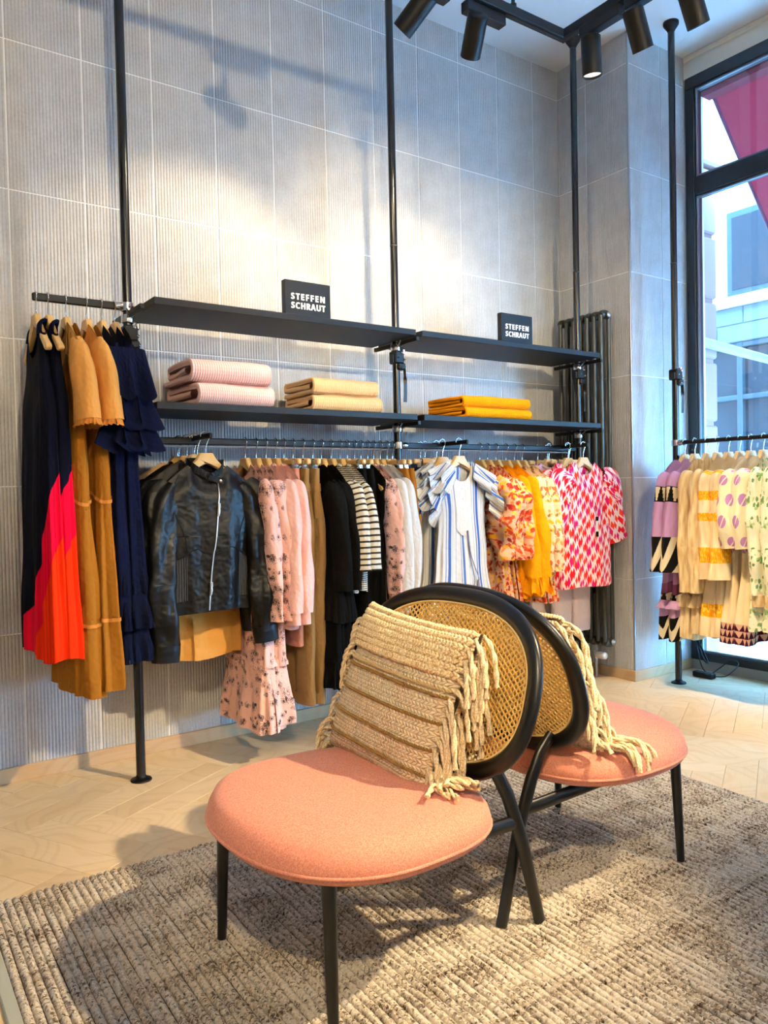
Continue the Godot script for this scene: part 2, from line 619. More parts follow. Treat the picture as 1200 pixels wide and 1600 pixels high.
# ------------------------------------------------------------------ poles, shelves, rails
func build_pole(at: Vector3, label: String, joints: Array, clamp_y: float, strap_side := 1.0, arms := true) -> void:
	var o := thing("display_pole", label, "pole", at, 0.0, "black floor to ceiling poles")
	var r := 0.0185
	part("tube", rod(Vector3(0, 0.008, 0), Vector3(0, CEIL - 0.012, 0), r, r, 24), M.black_gloss, o)
	var f := Geo.new()
	f.lathe(PackedVector2Array([Vector2(0.0, 0.0), Vector2(0.042, 0.0), Vector2(0.043, 0.003), Vector2(0.040, 0.007), Vector2(0.026, 0.012), Vector2(0.020, 0.018), Vector2(0.019, 0.022)]), 32)
	part("floor_flange", f, M.black_metal, o)
	var c := Geo.new()
	c.lathe(PackedVector2Array([Vector2(0.019, -0.055), Vector2(0.022, -0.045), Vector2(0.041, -0.018), Vector2(0.043, -0.012), Vector2(0.043, 0.0), Vector2(0.0, 0.0)]), 32, Transform3D(Basis(), Vector3(0, CEIL, 0)))
	part("ceiling_flange", c, M.black_metal, o)
	for y in joints:
		var g := Geo.new()
		g.lathe(PackedVector2Array([Vector2(r, -0.004), Vector2(r + 0.0012, -0.003), Vector2(r + 0.0012, 0.003), Vector2(r, 0.004)]), 24, Transform3D(Basis(), Vector3(0, y, 0)))
		part("joint_ring", g, M.dark_steel, o)
	if clamp_y <= 0.0:
		return
	# strap lock below the upper shelf: black body, chrome screws and cam, hanging strap
	var b := Geo.new()
	b.box(Vector3(0.004, clamp_y, 0.0), Vector3(0.056, 0.062, 0.058), 0.006)
	b.box(Vector3(0.014, clamp_y - 0.045, 0.012), Vector3(0.046, 0.034, 0.044), 0.006)
	b.box(Vector3(-0.032, clamp_y - 0.01, 0.012), Vector3(0.012, 0.04, 0.02), 0.004)
	var lock := part("strap_lock", b, M.black_satin, o)
	for q in [[Vector3(0.016, clamp_y + 0.022, 0.031), 0.008], [Vector3(0.030, clamp_y - 0.012, 0.03), 0.007], [Vector3(-0.008, clamp_y - 0.002, 0.031), 0.004], [Vector3(0.036, clamp_y - 0.046, 0.02), 0.009], [Vector3(0.008, clamp_y - 0.05, 0.036), 0.005]]:
		var g := Geo.new()
		var rr: float = q[1]
		g.lathe(PackedVector2Array([Vector2(0.0, 0.006), Vector2(rr * 0.7, 0.005), Vector2(rr, 0.001), Vector2(rr, -0.004)]), 12, Transform3D(Basis(Vector3.RIGHT, PI / 2), q[0]))
		part("screw", g, M.chrome, lock)
	var cam := Geo.new()
	cam.box(Vector3(0.034, clamp_y + 0.03, 0.012), Vector3(0.016, 0.03, 0.02), 0.005)
	part("cam_lever", cam, M.chrome, lock)
	var sp := PackedVector3Array()
	var su := PackedVector2Array()
	for j in 15:
		var t := j / 14.0
		var tw := PI * 0.5 * (1.0 - smoothstep(0.2, 0.45, t))
		var hw := lerpf(0.009, 0.0105, t)
		var cc := Vector3(0.034 + 0.004 * sin(t * 3.0), clamp_y - 0.055 - 0.165 * t, 0.022)
		for i in 5:
			var e := [Vector2(-1, 0.0), Vector2(-1, 1), Vector2(1, 1), Vector2(1, 0.0), Vector2(-1, 0.0)][i] as Vector2
			var dx := e.x * hw
			var dz := (e.y - 0.5) * 0.0022
			sp.append(cc + Vector3(dx * cos(tw) - dz * sin(tw), 0, dx * sin(tw) + dz * cos(tw)))
			su.append(Vector2(i / 4.0, t))
	var sg := Geo.new()
	sg.grid(sp, su, 5, 15, false, true)
	part("strap", sg, M.strap, lock)
	if arms:
		for y in [1.887, 1.486]:
			var g := Geo.new()
			g.box(Vector3(0.0, y - 0.012, 0.0), Vector3(0.018, 0.02, 0.36), 0.002)
			part("shelf_arm", g, M.black_satin, o)
			var k := Geo.new()
			k.lathe(PackedVector2Array([Vector2(0.0, 0.018), Vector2(0.024, 0.018), Vector2(0.026, 0.015), Vector2(0.026, -0.012), Vector2(0.022, -0.015)]), 24, Transform3D(Basis(), Vector3(0, y - 0.03, 0)))
			part("collar", k, M.chrome, o)
			for sx in [-1.0, 1.0]:
				var h := Geo.new()
				h.tube(curve([Vector3(sx * 0.01, y - 0.026, 0.03), Vector3(sx * 0.018, y - 0.014, 0.06), Vector3(sx * 0.03, y - 0.003, 0.085)], 8), PackedFloat32Array([0.004]), 8)
				part("shelf_clip", h, M.chrome, o)

func build_shelf(x0: float, x1: float, y: float, label: String) -> void:
	var o := thing("shelf_board", label, "shelf", Vector3((x0 + x1) * 0.5, y, 0.312), 0.0, "black metal shelf boards")
	var w := x1 - x0
	part("tray", boxed(Vector3(0, 0.0245, 0), Vector3(w, 0.004, 0.372), 0.001), M.black_board, o)
	for s in [-1.0, 1.0]:
		part("lip", boxed(Vector3(0, 0.0135, s * 0.184), Vector3(w, 0.0275, 0.006), 0.0015), M.black_board, o)
		part("end_lip", boxed(Vector3(s * (w * 0.5 - 0.003), 0.0135, 0), Vector3(0.006, 0.027, 0.362), 0.001), M.black_board, o)
	part("underside", boxed(Vector3(0, 0.002, 0), Vector3(w - 0.012, 0.003, 0.361), 0.0005), M.black_board, o)

func build_rail(a: Vector3, b: Vector3, label: String, round_bar := false) -> Node3D:
	var o := thing("clothes_rail", label, "rail", a)
	var d := b - a
	var g := Geo.new()
	if round_bar:
		g.tube(PackedVector3Array([Vector3.ZERO, d]), PackedFloat32Array([0.0125]), 20)
	else:
		g.box(d * 0.5, Vector3(absf(d.x) + 0.0, 0.03, 0.015) if absf(d.x) > 0.01 else Vector3(0.015, 0.03, absf(d.z)), 0.004)
	part("bar", g, M.black_satin, o)
	return o

func ring_clamp(parent: Node3D, at: Vector3, axis: Vector3) -> void:
	# chrome sleeve round the pole with a short open socket towards the rail
	var k := Geo.new()
	k.lathe(PackedVector2Array([Vector2(0.0188, -0.017), Vector2(0.0245, -0.017), Vector2(0.026, -0.015), Vector2(0.026, 0.015), Vector2(0.0245, 0.017), Vector2(0.0188, 0.017)]), 28, Transform3D(Basis(), at))
	part("pole_clamp", k, M.chrome, parent)
	var s := Geo.new()
	var y := axis
	var x := Vector3.UP.cross(y).normalized()
	s.lathe(PackedVector2Array([Vector2(0.012, 0.0), Vector2(0.017, 0.0), Vector2(0.017, 0.028), Vector2(0.0145, 0.03), Vector2(0.0135, 0.026), Vector2(0.0135, 0.01)]), 20, Transform3D(Basis(x, y, x.cross(y)), at + axis * 0.022))
	part("socket", s, M.chrome, parent)
	var q := Geo.new()
	var z := x
	q.lathe(PackedVector2Array([Vector2(0.0, 0.035), Vector2(0.006, 0.034), Vector2(0.007, 0.03), Vector2(0.007, 0.02)]), 12, Transform3D(Basis(z.cross(Vector3.UP), z, Vector3.UP) if absf(z.y) < 0.5 else Basis(), at))
	part("clamp_screw", q, M.chrome, parent)

const PX := [0.367, 1.690, 3.022]
func build_racks() -> void:
	build_pole(Vector3(PX[0], 0, RAIL_Z), "black pole beside the navy dresses and the leather jacket", [], 1.80)
	build_pole(Vector3(PX[1], 0, RAIL_Z), "black pole between the two pairs of shelves", [2.36], 1.81)
	build_pole(Vector3(PX[2], 0, RAIL_Z), "black pole in front of the dark radiator", [2.42], 1.82)
	build_pole(Vector3(3.372, 0, 0.725), "black pole beside the window at the end of the pale dresses", [2.42], 1.785, 1.0, false)
	build_shelf(0.41, 1.672, 1.887, "upper black shelf board above the pink and beige towels")
	build_shelf(1.712, 2.995, 1.887, "upper black shelf board above the orange towels")
	build_shelf(0.41, 1.672, 1.486, "lower black shelf board carrying the pink and beige towels")
	build_shelf(1.712, 2.995, 1.486, "lower black shelf board carrying the orange towels")
	var r := build_rail(Vector3(0.012, 1.905, RAIL_Z), Vector3(PX[0] - 0.03, 1.905, RAIL_Z), "short grey rail end carrying the colour block and navy dresses")
	ring_clamp(r, Vector3(PX[0] - 0.012, 0, 0), Vector3(-1, 0, 0))
	var ra := build_rail(Vector3(PX[0] + 0.03, RAIL_Y, RAIL_Z), Vector3(PX[1] - 0.03, RAIL_Y, RAIL_Z), "black clothes rail under the pink and beige towels")
	ring_clamp(ra, Vector3(-0.03, 0, 0), Vector3(1, 0, 0))
	part("reflection_strip", boxed(Vector3(0.63, -0.021, -0.006), Vector3(1.2, 0.008, 0.006), 0.001), M.reflection_grey, ra)  # grey strip standing in for the reflection along the rail underside
	var rb := build_rail(Vector3(PX[1] + 0.03, RAIL_Y, RAIL_Z), Vector3(PX[2] - 0.03, RAIL_Y, RAIL_Z), "black clothes rail under the orange towels")
	ring_clamp(rb, Vector3(-0.03, 0, 0), Vector3(1, 0, 0))
	part("reflection_strip", boxed(Vector3(0.63, -0.021, -0.006), Vector3(1.2, 0.008, 0.006), 0.001), M.reflection_grey, rb)  # same reflection line, modelled as a strip under this rail
	for a in [[ra, 0.622 - 0.397], [rb, 1.975 - 1.72], [rb, 2.868 - 1.72]]:
		var g := Geo.new()
		g.box(Vector3(a[1], 0.011, 0.0), Vector3(0.014, 0.022, 0.4), 0.003)
		part("face_out_arm", g, M.black_satin, a[0])
	var rw := build_rail(Vector3(3.372, 1.393, 0.755), Vector3(3.372, 1.393, 2.4), "round black rail beside the window carrying the pale dresses", true)
	ring_clamp(rw, Vector3(0, 0, -0.03), Vector3(0, 0, 1))
	part("end_post", rod(Vector3(0, -1.393, 1.645), Vector3(0, 2.38, 1.645), 0.0185, 0.0185, 20), M.black_gloss, rw)

func build_signs() -> void:
	for q in [[1.167, "pink and beige towels"], [2.477, "orange towels"]]:
		var o := thing("brand_sign", "small black block sign with white lettering on the shelf above the " + q[1], "sign", Vector3(q[0], 1.9155, 0.345), 0.0, "black brand signs")
		part("block", boxed(Vector3(0, 0.0925, 0), Vector3(0.236, 0.185, 0.032), 0.002), M.black_board, o)
		for line in [["STEFFEN", 0.113], ["SCHRAUT", 0.073]]:
			var tm := TextMesh.new()
			var f := SystemFont.new()
			f.font_names = PackedStringArray(["Droid Sans"])
			f.font_weight = 700
			var fv := FontVariation.new()
			fv.base_font = f
			fv.spacing_glyph = 3 if line[0] == "STEFFEN" else 1
			fv.variation_embolden = 0.5
			tm.font = fv
			tm.text = line[0]
			tm.font_size = 32
			tm.pixel_size = 0.00118
			tm.depth = 0.002
			tm.horizontal_alignment = HORIZONTAL_ALIGNMENT_CENTER
			part("lettering", tm, M.letter, o, Vector3(0.0, line[1], 0.017))

# folded towel: a thick strip laid in folds, the round fold to the front, extruded along x
func towel_mesh(w: float, d: float, h: float, th: float, seed_: int) -> Geo:
	var path: Array = []
	var r := (h - th) * 0.5
	# outer layer: bottom back -> bottom front -> round the front -> top back, then folded in on itself
	path.append(Vector2(-d * 0.5, th * 0.5))
	path.append(Vector2(0.0, th * 0.5))
	for k in 9:
		var a := -PI / 2 + PI * k / 8.0
		path.append(Vector2(d * 0.5 - r - th * 0.5 + cos(a) * r, th * 0.5 + r + sin(a) * r))
	path.append(Vector2(0.0, h - th * 0.5))
	var ri := maxf(r * 0.52, th * 0.5)
	path.append(Vector2(-d * 0.5 + ri, h - th * 0.5))
	for k in 6:
		var a := PI / 2 + PI * k / 5.0
		path.append(Vector2(-d * 0.5 + ri + cos(a) * ri * 0.9, h - th * 0.5 - ri * 0.98 + sin(a) * ri * 0.98))
	path.append(Vector2(0.0, h - th * 0.5 - ri * 1.96))
	path.append(Vector2(d * 0.5 - r - th * 1.2, h - th * 0.5 - ri * 1.9))
	var pv: Array = []
	for p in path:
		pv.append(Vector3(p.x, p.y, 0))
	var sm := curve(pv, 70)
	var n := sm.size()
	var nx := 30
	var g := Geo.new()
	for side in 2:
		var P := PackedVector3Array()
		var U := PackedVector2Array()
		for i in nx + 1:
			var f := float(i) / nx
			var dist := 0.0
			for j in n:
				var t := (sm[mini(j + 1, n - 1)] - sm[maxi(j - 1, 0)]).normalized()
				var nn := Vector3(-t.y, t.x, 0)
				if j > 0:
					dist += sm[j].distance_to(sm[j - 1])
				var e := 0.0025 * nz.get_noise_3d(f * 22.0 + seed_ * 9.0, dist * 60.0, seed_ * 3.0)
				var ende := (1.0 - 4.0 * pow(f - 0.5, 2.0))
				var p := sm[j] + nn * (th * 0.5 * (0.86 + 0.1 * sqrt(maxf(ende, 0.0))) * (1.0 if side == 0 else -1.0) + e)
				var sh := 0.012 * nz.get_noise_3d(dist * 26.0, seed_ * 7.0, 4.0) * (f - 0.5) * 2.0
				P.append(Vector3((f - 0.5) * w + sh, maxf(p.y, 0.0), p.x))
				U.append(Vector2(f * w * 8.0, dist * 8.0))
		g.grid(P, U, n, nx + 1, false, side == 0)
	# close both ends between the two faces
	var per := n * (nx + 1)
	for e in [0, nx]:
		var P := PackedVector3Array()
		var U := PackedVector2Array()
		for s in 3:
			for j in n:
				var a := g.v[e * n + j]
				var b := g.v[per + e * n + j]
				var q := a.lerp(b, s * 0.5)
				if s == 1:
					q.x += 0.004 * (-1.0 if e == 0 else 1.0)
				P.append(q)
				U.append(Vector2(s * 0.05, j * 0.05))
		g.grid(P, U, n, 3, false, e == 0)
	return g

func build_towels() -> void:
	for q in [["pink", 0.755, 0.36, 0.31, 0.093, 0.028, "pale pink waffle towel", 5.0], ["beige", 1.315, 0.35, 0.28, 0.074, 0.023, "sand beige towel", -3.0], ["orange", 2.235, 0.47, 0.30, 0.056, 0.018, "bright orange towel", 2.0]]:
		for k in 2:
			var label: String = "folded %s, %s of its pair on the lower shelf" % [q[6], ["bottom one", "top one"][k]]
			var g := towel_mesh(q[2] - 0.01 * k, q[3], q[4], q[5], k + int(q[1] * 10.0))
			var o := single("folded_towel", g, M["towel_" + q[0]], label, "towel", "folded towels on the lower shelf")
			o.position = Vector3(q[1] - 0.012 * k, 1.5135 + k * (q[4] + 0.0005), 0.325)
			o.rotation_degrees.y = q[7] * (1.0 - 1.4 * k) * 0.5

func build_radiator() -> void:
	# column radiator on the return wall behind the last pole: seven sections of two tubes between rounded heads
	var o := thing("column_radiator", "tall dark green column radiator on the tiled return wall", "radiator", Vector3(SIDE_X - 0.085, 0, 0.262))
	var y0 := 0.20
	var y1 := 2.185
	for k in 7:
		var z := (k - 3) * 0.052
		var g := Geo.new()
		for dx in [-0.034, 0.034]:
			g.tube(PackedVector3Array([Vector3(dx, y0 + 0.03, z), Vector3(dx, y1 - 0.03, z)]), PackedFloat32Array([0.0125]), 14, false)
		for yy in [y0 + 0.03, y1 - 0.03]:
			g.tube(curve([Vector3(-0.036, yy, z), Vector3(0, yy + (0.012 if yy > 1.0 else -0.012), z), Vector3(0.036, yy, z)], 8), PackedFloat32Array([0.019, 0.023, 0.024, 0.024, 0.024, 0.024, 0.024, 0.023, 0.019]), 14)
		part("section", g, M.radiator, o)
	for yy in [y0 + 0.03, y1 - 0.03]:
		var g := Geo.new()
		g.tube(PackedVector3Array([Vector3(0, yy, -0.19), Vector3(0, yy, 0.19)]), PackedFloat32Array([0.017]), 16)
		part("header", g, M.radiator, o)
		var c := Geo.new()
		c.lathe(PackedVector2Array([Vector2(0.0, 0.008), Vector2(0.008, 0.008), Vector2(0.015, 0.004), Vector2(0.017, 0.0)]), 16, Transform3D(Basis(Vector3.RIGHT, PI / 2), Vector3(0, yy, 0.19)))
		part("end_plug", c, M.steel, o)
	for dz in [0.06, 0.0]:
		part("supply_pipe", rod(Vector3(0.0, 0.0, dz), Vector3(0.0, y0 + 0.02, dz), 0.009, 0.009), M.steel, o)
		part("valve_body", rod(Vector3(0.0, 0.115, dz), Vector3(0.0, 0.165, dz), 0.016, 0.014), M.chrome, o)
	var th := Geo.new()
	th.lathe(PackedVector2Array([Vector2(0.0, 0.0), Vector2(0.017, 0.0), Vector2(0.02, 0.006), Vector2(0.0215, 0.03), Vector2(0.0215, 0.055), Vector2(0.018, 0.066), Vector2(0.0, 0.068)]), 20, Transform3D(Basis(Vector3.RIGHT, PI / 2), Vector3(-0.01, 0.14, 0.075)))
	part("thermostat_head", th, M.white_plastic, o)
	for yy in [0.5, 1.9]:
		part("wall_bracket", span(0.0, 0.078, yy, yy + 0.03, -0.012, 0.012, 0.002), M.radiator, o)

func build_cable() -> void:
	var o := thing("power_adapter", "black power adapter with a looped cable on the floor by the window", "adapter", Vector3(3.60, 0, 0.74))
	part("body", boxed(Vector3(0, 0.017, 0), Vector3(0.045, 0.032, 0.13), 0.005), M.black_satin, o)
	var g := Geo.new()
	g.tube(curve([Vector3(0, 0.017, 0.065), Vector3(0.03, 0.03, 0.13), Vector3(0.10, 0.09, 0.16), Vector3(0.12, 0.10, 0.10), Vector3(0.10, 0.04, 0.03), Vector3(0.09, 0.004, -0.02), Vector3(0.12, 0.03, -0.09), Vector3(0.14, 0.12, -0.13), Vector3(0.15, 0.22, -0.15), Vector3(0.15, 0.42, -0.15)], 60), PackedFloat32Array([0.003]), 6)
	part("cable", g, M.black_satin, o)
	var c := Geo.new()
	c.tube(curve([Vector3(0.142, 0.19, -0.145), Vector3(0.12, 0.13, -0.10), Vector3(0.10, 0.08, -0.06), Vector3(0.11, 0.07, -0.045), Vector3(0.13, 0.13, -0.09), Vector3(0.145, 0.20, -0.14)], 40), PackedFloat32Array([0.006]), 6)
	part("cable_coil", c, M.black_satin, o)

# ------------------------------------------------------------------ hangers and garments
# A garment's own frame: origin on the rail, x across the shoulders, y up, z to its front.
var hanger_meshes := {}
func make_hanger(clip: bool, at: Vector3, turn: float, label: String, group: String, tone: String) -> void:
	var o := thing("clip_hanger" if clip else "wooden_hanger", label, "hanger", at, turn, group)
	if hanger_meshes.is_empty():
		var hook := Geo.new()
		var P: Array = [Vector3(0, -0.068, 0), Vector3(0, -0.05, 0), Vector3(0.004, -0.036, 0)]
		for k in 9:
			var a := -0.9 + (PI + 1.0) * k / 8.0
			P.append(Vector3(cos(a) * 0.0195, 0.001 + sin(a) * 0.0195, 0))
		hook.tube(curve(P, 34), PackedFloat32Array([0.0024]), 7)
		hanger_meshes.hook = hook.mesh()
		var w := Geo.new()
		var top := PackedVector2Array()
		var low := PackedVector2Array()
		for k in 13:
			var t := k / 12.0
			var x := lerpf(0.027, 0.188, t)
			top.append(Vector2(x, -0.068 - 0.136 * pow(t, 0.72)))
			low.append(Vector2(lerpf(0.0, 0.178, t), -0.110 - 0.117 * pow(t, 1.2)))
		var poly := PackedVector2Array()
		for k in 13:
			poly.append(top[k])
		poly.append(Vector2(0.194, -0.216))
		for k in 13:
			poly.append(low[12 - k])
		for k in 12:
			poly.append(Vector2(-low[k + 1].x, low[k + 1].y))
		poly.append(Vector2(-0.194, -0.216))
		for k in 13:
			poly.append(Vector2(-top[12 - k].x, top[12 - k].y))
		w.extrude(poly, -0.012, 0.012, 0.004)
		hanger_meshes.wood = w.mesh()
		var b := Geo.new()
		b.box(Vector3(0, -0.088, 0), Vector3(0.30, 0.026, 0.02), 0.005)
		b.box(Vector3(0, -0.078, 0), Vector3(0.05, 0.022, 0.022), 0.006)
		hanger_meshes.bar = b.mesh()
		var c := Geo.new()
		c.box(Vector3(0, -0.10, 0), Vector3(0.022, 0.05, 0.026), 0.004)
		c.box(Vector3(0, -0.118, 0), Vector3(0.03, 0.014, 0.022), 0.003)
		hanger_meshes.clip = c.mesh()
	part("hook", hanger_meshes.hook, M.chrome, o)
	part("crossbar" if clip else "wooden_arms", hanger_meshes.bar if clip else hanger_meshes.wood, M[tone], o)
	if clip:
		for x in [-0.105, 0.105]:
			part("clip", hanger_meshes.clip, M.chrome, o, Vector3(x, 0, 0))

func profile(t: float, pr: Array, k: int) -> float:
	for i in pr.size() - 1:
		if t <= pr[i + 1][0]:
			var f: float = (t - pr[i][0]) / maxf(pr[i + 1][0] - pr[i][0], 1e-6)
			f = f * f * (3.0 - 2.0 * f)
			return lerpf(pr[i][k], pr[i + 1][k], f)
	return pr[-1][k]

const SHELL := {"yn": -0.093, "ys": -0.182, "nw": 0.068, "nf": 0.075, "nb": 0.012, "n": 7, "amp": 0.012, "seed": 1, "hem": -0.8, "skew": 0.0, "dip": 0.0, "wave": 0.006, "top": 0.014, "flat": false, "open": 0.0}
func sp(more: Dictionary) -> Dictionary:
	var d := SHELL.duplicate()
	for k in more:
		d[k] = more[k]
	return d

# a point of the cloth: a runs round (0 at +x, front at PI/2), t from the top edge to the hem, off stands out from the cloth
func shell_at(p: Dictionary, a: float, t: float, off := 0.0) -> Vector3:
	var c := cos(a)
	var s := sin(a)
	var sx := signf(c) * pow(absf(c), 0.75)
	var pr: Array = p.prof
	var sw: float = pr[0][1]
	var hw := profile(t, pr, 1)
	var hd := profile(t, pr, 2)
	var ax := absf(sx) * sw
	var ytop: float = p.ys
	if not p.flat:
		var nw: float = p.nw
		if ax < nw:
			var dr: float = p.nf if s > 0.0 else p.nb
			ytop = p.yn - dr * sqrt(maxf(1.0 - (ax / nw) * (ax / nw), 0.0))
		else:
			var q := (ax - nw) / maxf(sw - nw, 0.001)
			ytop = lerpf(p.yn, p.ys, q * 0.75 + 0.25 * q * q)
	var sd: int = p.seed
	var yh: float = p.hem + p.wave * sin(a * 3.0 + sd) + p.dip * (s * 0.5 + 0.5 if p.dip > 0.0 else c)
	var y := lerpf(ytop, yh, t)
	var n: float = p.n
	var am: float = p.amp * smoothstep(0.03, 0.85, t)
	var ph := sd * 1.7
	var f := am * (sin(n * a + ph + 0.9 * sin(t * 3.1 + ph)) * 0.62 + 0.38 * sin((n * 1.6 + 1.0) * a + ph * 2.3 - 1.1 * t)) \
		+ 0.006 * nz.get_noise_3d(c * 14.0 + sd * 13.0, y * 26.0, s * 9.0) * smoothstep(0.0, 0.25, t)
	f += off
	var dz := signf(s) * pow(absf(s), 0.6)
	var sway: float = p.skew * t
	return Vector3(sx * hw + c * f * 0.8 + sway, y, dz * hd + (dz * 0.75 + s * 0.25) * f)

func shell(g: Geo, p: Dictionary, nu := 64, nv := 30, us := 2.5, norm := false) -> void:
	patch(g, p, 0.0, TAU, 0.0, 1.0, 0.0, nu, nv, us, norm, true)

func patch(g: Geo, p: Dictionary, a0: float, a1: float, t0: float, t1: float, off: float, nu := 16, nv := 12, us := 2.5, norm := false, closed := false) -> void:
	var P := PackedVector3Array()
	var U := PackedVector2Array()
	# distance round the plain outline, so that prints keep their proportions
	var w: float = p.prof[-1][1]
	var hd: float = p.prof[-1][2]
	var arc := PackedFloat32Array([0.0])
	var last := Vector2(w, 0.0)
	for k in range(1, 129):
		var ka := TAU * k / 128.0
		var q := Vector2(signf(cos(ka)) * pow(absf(cos(ka)), 0.75) * w, signf(sin(ka)) * pow(absf(sin(ka)), 0.6) * hd)
		arc.append(arc[-1] + q.distance_to(last))
		last = q
	for j in nv + 1:
		var t := lerpf(t0, t1, float(j) / nv)
		for i in nu + 1:
			var a := lerpf(a0, a1, float(i) / nu)
			var q := shell_at(p, a, t, off)
			P.append(q)
			if norm:
				U.append(Vector2(a / TAU, t))
			else:
				var fa := clampf(fposmod(a, TAU) if a != TAU else TAU, 0.0, TAU) / TAU * 128.0
				var ia := mini(int(fa), 127)
				var along := lerpf(arc[ia], arc[ia + 1], fa - ia)
				U.append(Vector2(along * us, -q.y * us))
	g.grid(P, U, nu + 1, nv + 1, closed, false)

# sleeve: flattened tube along a path, r0..r1 across, fold noise, optional puff rows
func sleeve(g: Geo, path: Array, rr: Array, flat := 0.55, fold := 0.008, seed_ := 1, nu := 24, nv := 22, us := 2.5) -> void:
	var c := curve(path, nv)
	var P := PackedVector3Array()
	var U := PackedVector2Array()
	var d := 0.0
	for j in nv + 1:
		var t := float(j) / nv
		var T := (c[mini(j + 1, nv)] - c[maxi(j - 1, 0)]).normalized()
		var X := T.cross(Vector3(0, 0, 1)).normalized()
		var Z := X.cross(T).normalized()
		var fr := t * (rr.size() - 1)
		var k := mini(int(fr), rr.size() - 2)
		var r := lerpf(rr[k], rr[k + 1], smoothstep(0.0, 1.0, fr - k))
		if j > 0:
			d += c[j].distance_to(c[j - 1])
		for i in nu + 1:
			var a := TAU * i / nu
			var e := fold * (nz.get_noise_3d(cos(a) * 9.0 + seed_ * 11.0, d * 60.0, sin(a) * 9.0) + 0.35 * sin(a * 4.0 + seed_ + d * 9.0))
			P.append(c[j] + X * cos(a) * (r + e) + Z * sin(a) * (r * flat + e))
			U.append(Vector2(float(i) / nu * r * 5.0 * us, d * us))
	g.grid(P, U, nu + 1, nv + 1, true, true)

# flounce: cloth strip gathered on a curve, waving more towards its free edge
func flounce(g: Geo, path: Array, out: Vector3, length: float, amp: float, waves: float, seed_ := 0, nu := 60, nv := 7, us := 2.5) -> void:
	var c := curve(path, nu)
	var P := PackedVector3Array()
	var U := PackedVector2Array()
	for j in nv + 1:
		var t := float(j) / nv
		for i in nu + 1:
			var f := float(i) / nu
			var T := (c[mini(i + 1, nu)] - c[maxi(i - 1, 0)]).normalized()
			var N := T.cross(out).normalized()
			var w := sin(f * waves * TAU + seed_) + 0.5 * sin(f * waves * 3.7 + seed_ * 2.0)
			P.append(c[i] + out * length * t * (0.9 + 0.12 * sin(f * waves * 5.0 + seed_)) + N * amp * (w + 0.6) * t + T * amp * 0.5 * t * cos(f * waves * TAU + seed_))
			U.append(Vector2(f * 0.6 * us, t * length * us))
	g.grid(P, U, nu + 1, nv + 1, false, false)

func hung(called: String, label: String, cat: String, at: Vector3, turn: float, group := "", clip := false, tone := "hanger_wood", hlabel := "") -> Node3D:
	make_hanger(clip, at, turn, ("clip hanger of the " if clip else "hanger of the ") + label.replace(" on a clip hanger", ""), "clip hangers on the rails" if clip else "wooden hangers on the rails", tone)
	return thing(called, label, cat, at, turn, group)

func sleeves(o: Node3D, m: Material, sw: float, y: float, len_: float, out: float, fwd: float, rr: Array, seed_: int, flat := 0.5, fold := 0.008) -> Array:
	var made := []
	for s in [-1.0, 1.0]:
		var g := Geo.new()
		var x0: float = s * (sw - rr[0] * 0.55)
		sleeve(g, [Vector3(x0 - s * 0.02, y + 0.012, 0), Vector3(x0 + s * 0.018, y - 0.06, fwd * 0.2), Vector3(x0 + s * (0.03 + out * 0.5), y - len_ * 0.5, fwd * 0.6), Vector3(x0 + s * (0.02 + out), y - len_, fwd)], [rr[0] * 0.55] + rr, flat, fold, seed_ + int(s))
		made.append(part("sleeve", g, m, o))
	return made

func cuffs(arms: Array, m: Material, sw: float, y: float, len_: float, out: float, fwd: float, r0: float, r: float, h: float, flat := 0.5) -> void:
	for s in [-1.0, 1.0]:
		var g := Geo.new()
		var x0: float = s * (sw - r0 * 0.55)
		var e := Vector3(x0 + s * (0.02 + out), y - len_, fwd)
		sleeve(g, [e + Vector3(0, 0.004, 0), e + Vector3(s * 0.001, -h * 0.5, 0), e + Vector3(s * 0.002, -h, 0)], [r, r, r * 0.97], flat, 0.002, 3, 24, 6)
		part("cuff", g, m, arms[0 if s < 0.0 else 1])

const R90 := -PI / 2   # local +x points to the room (+z), the front to -x

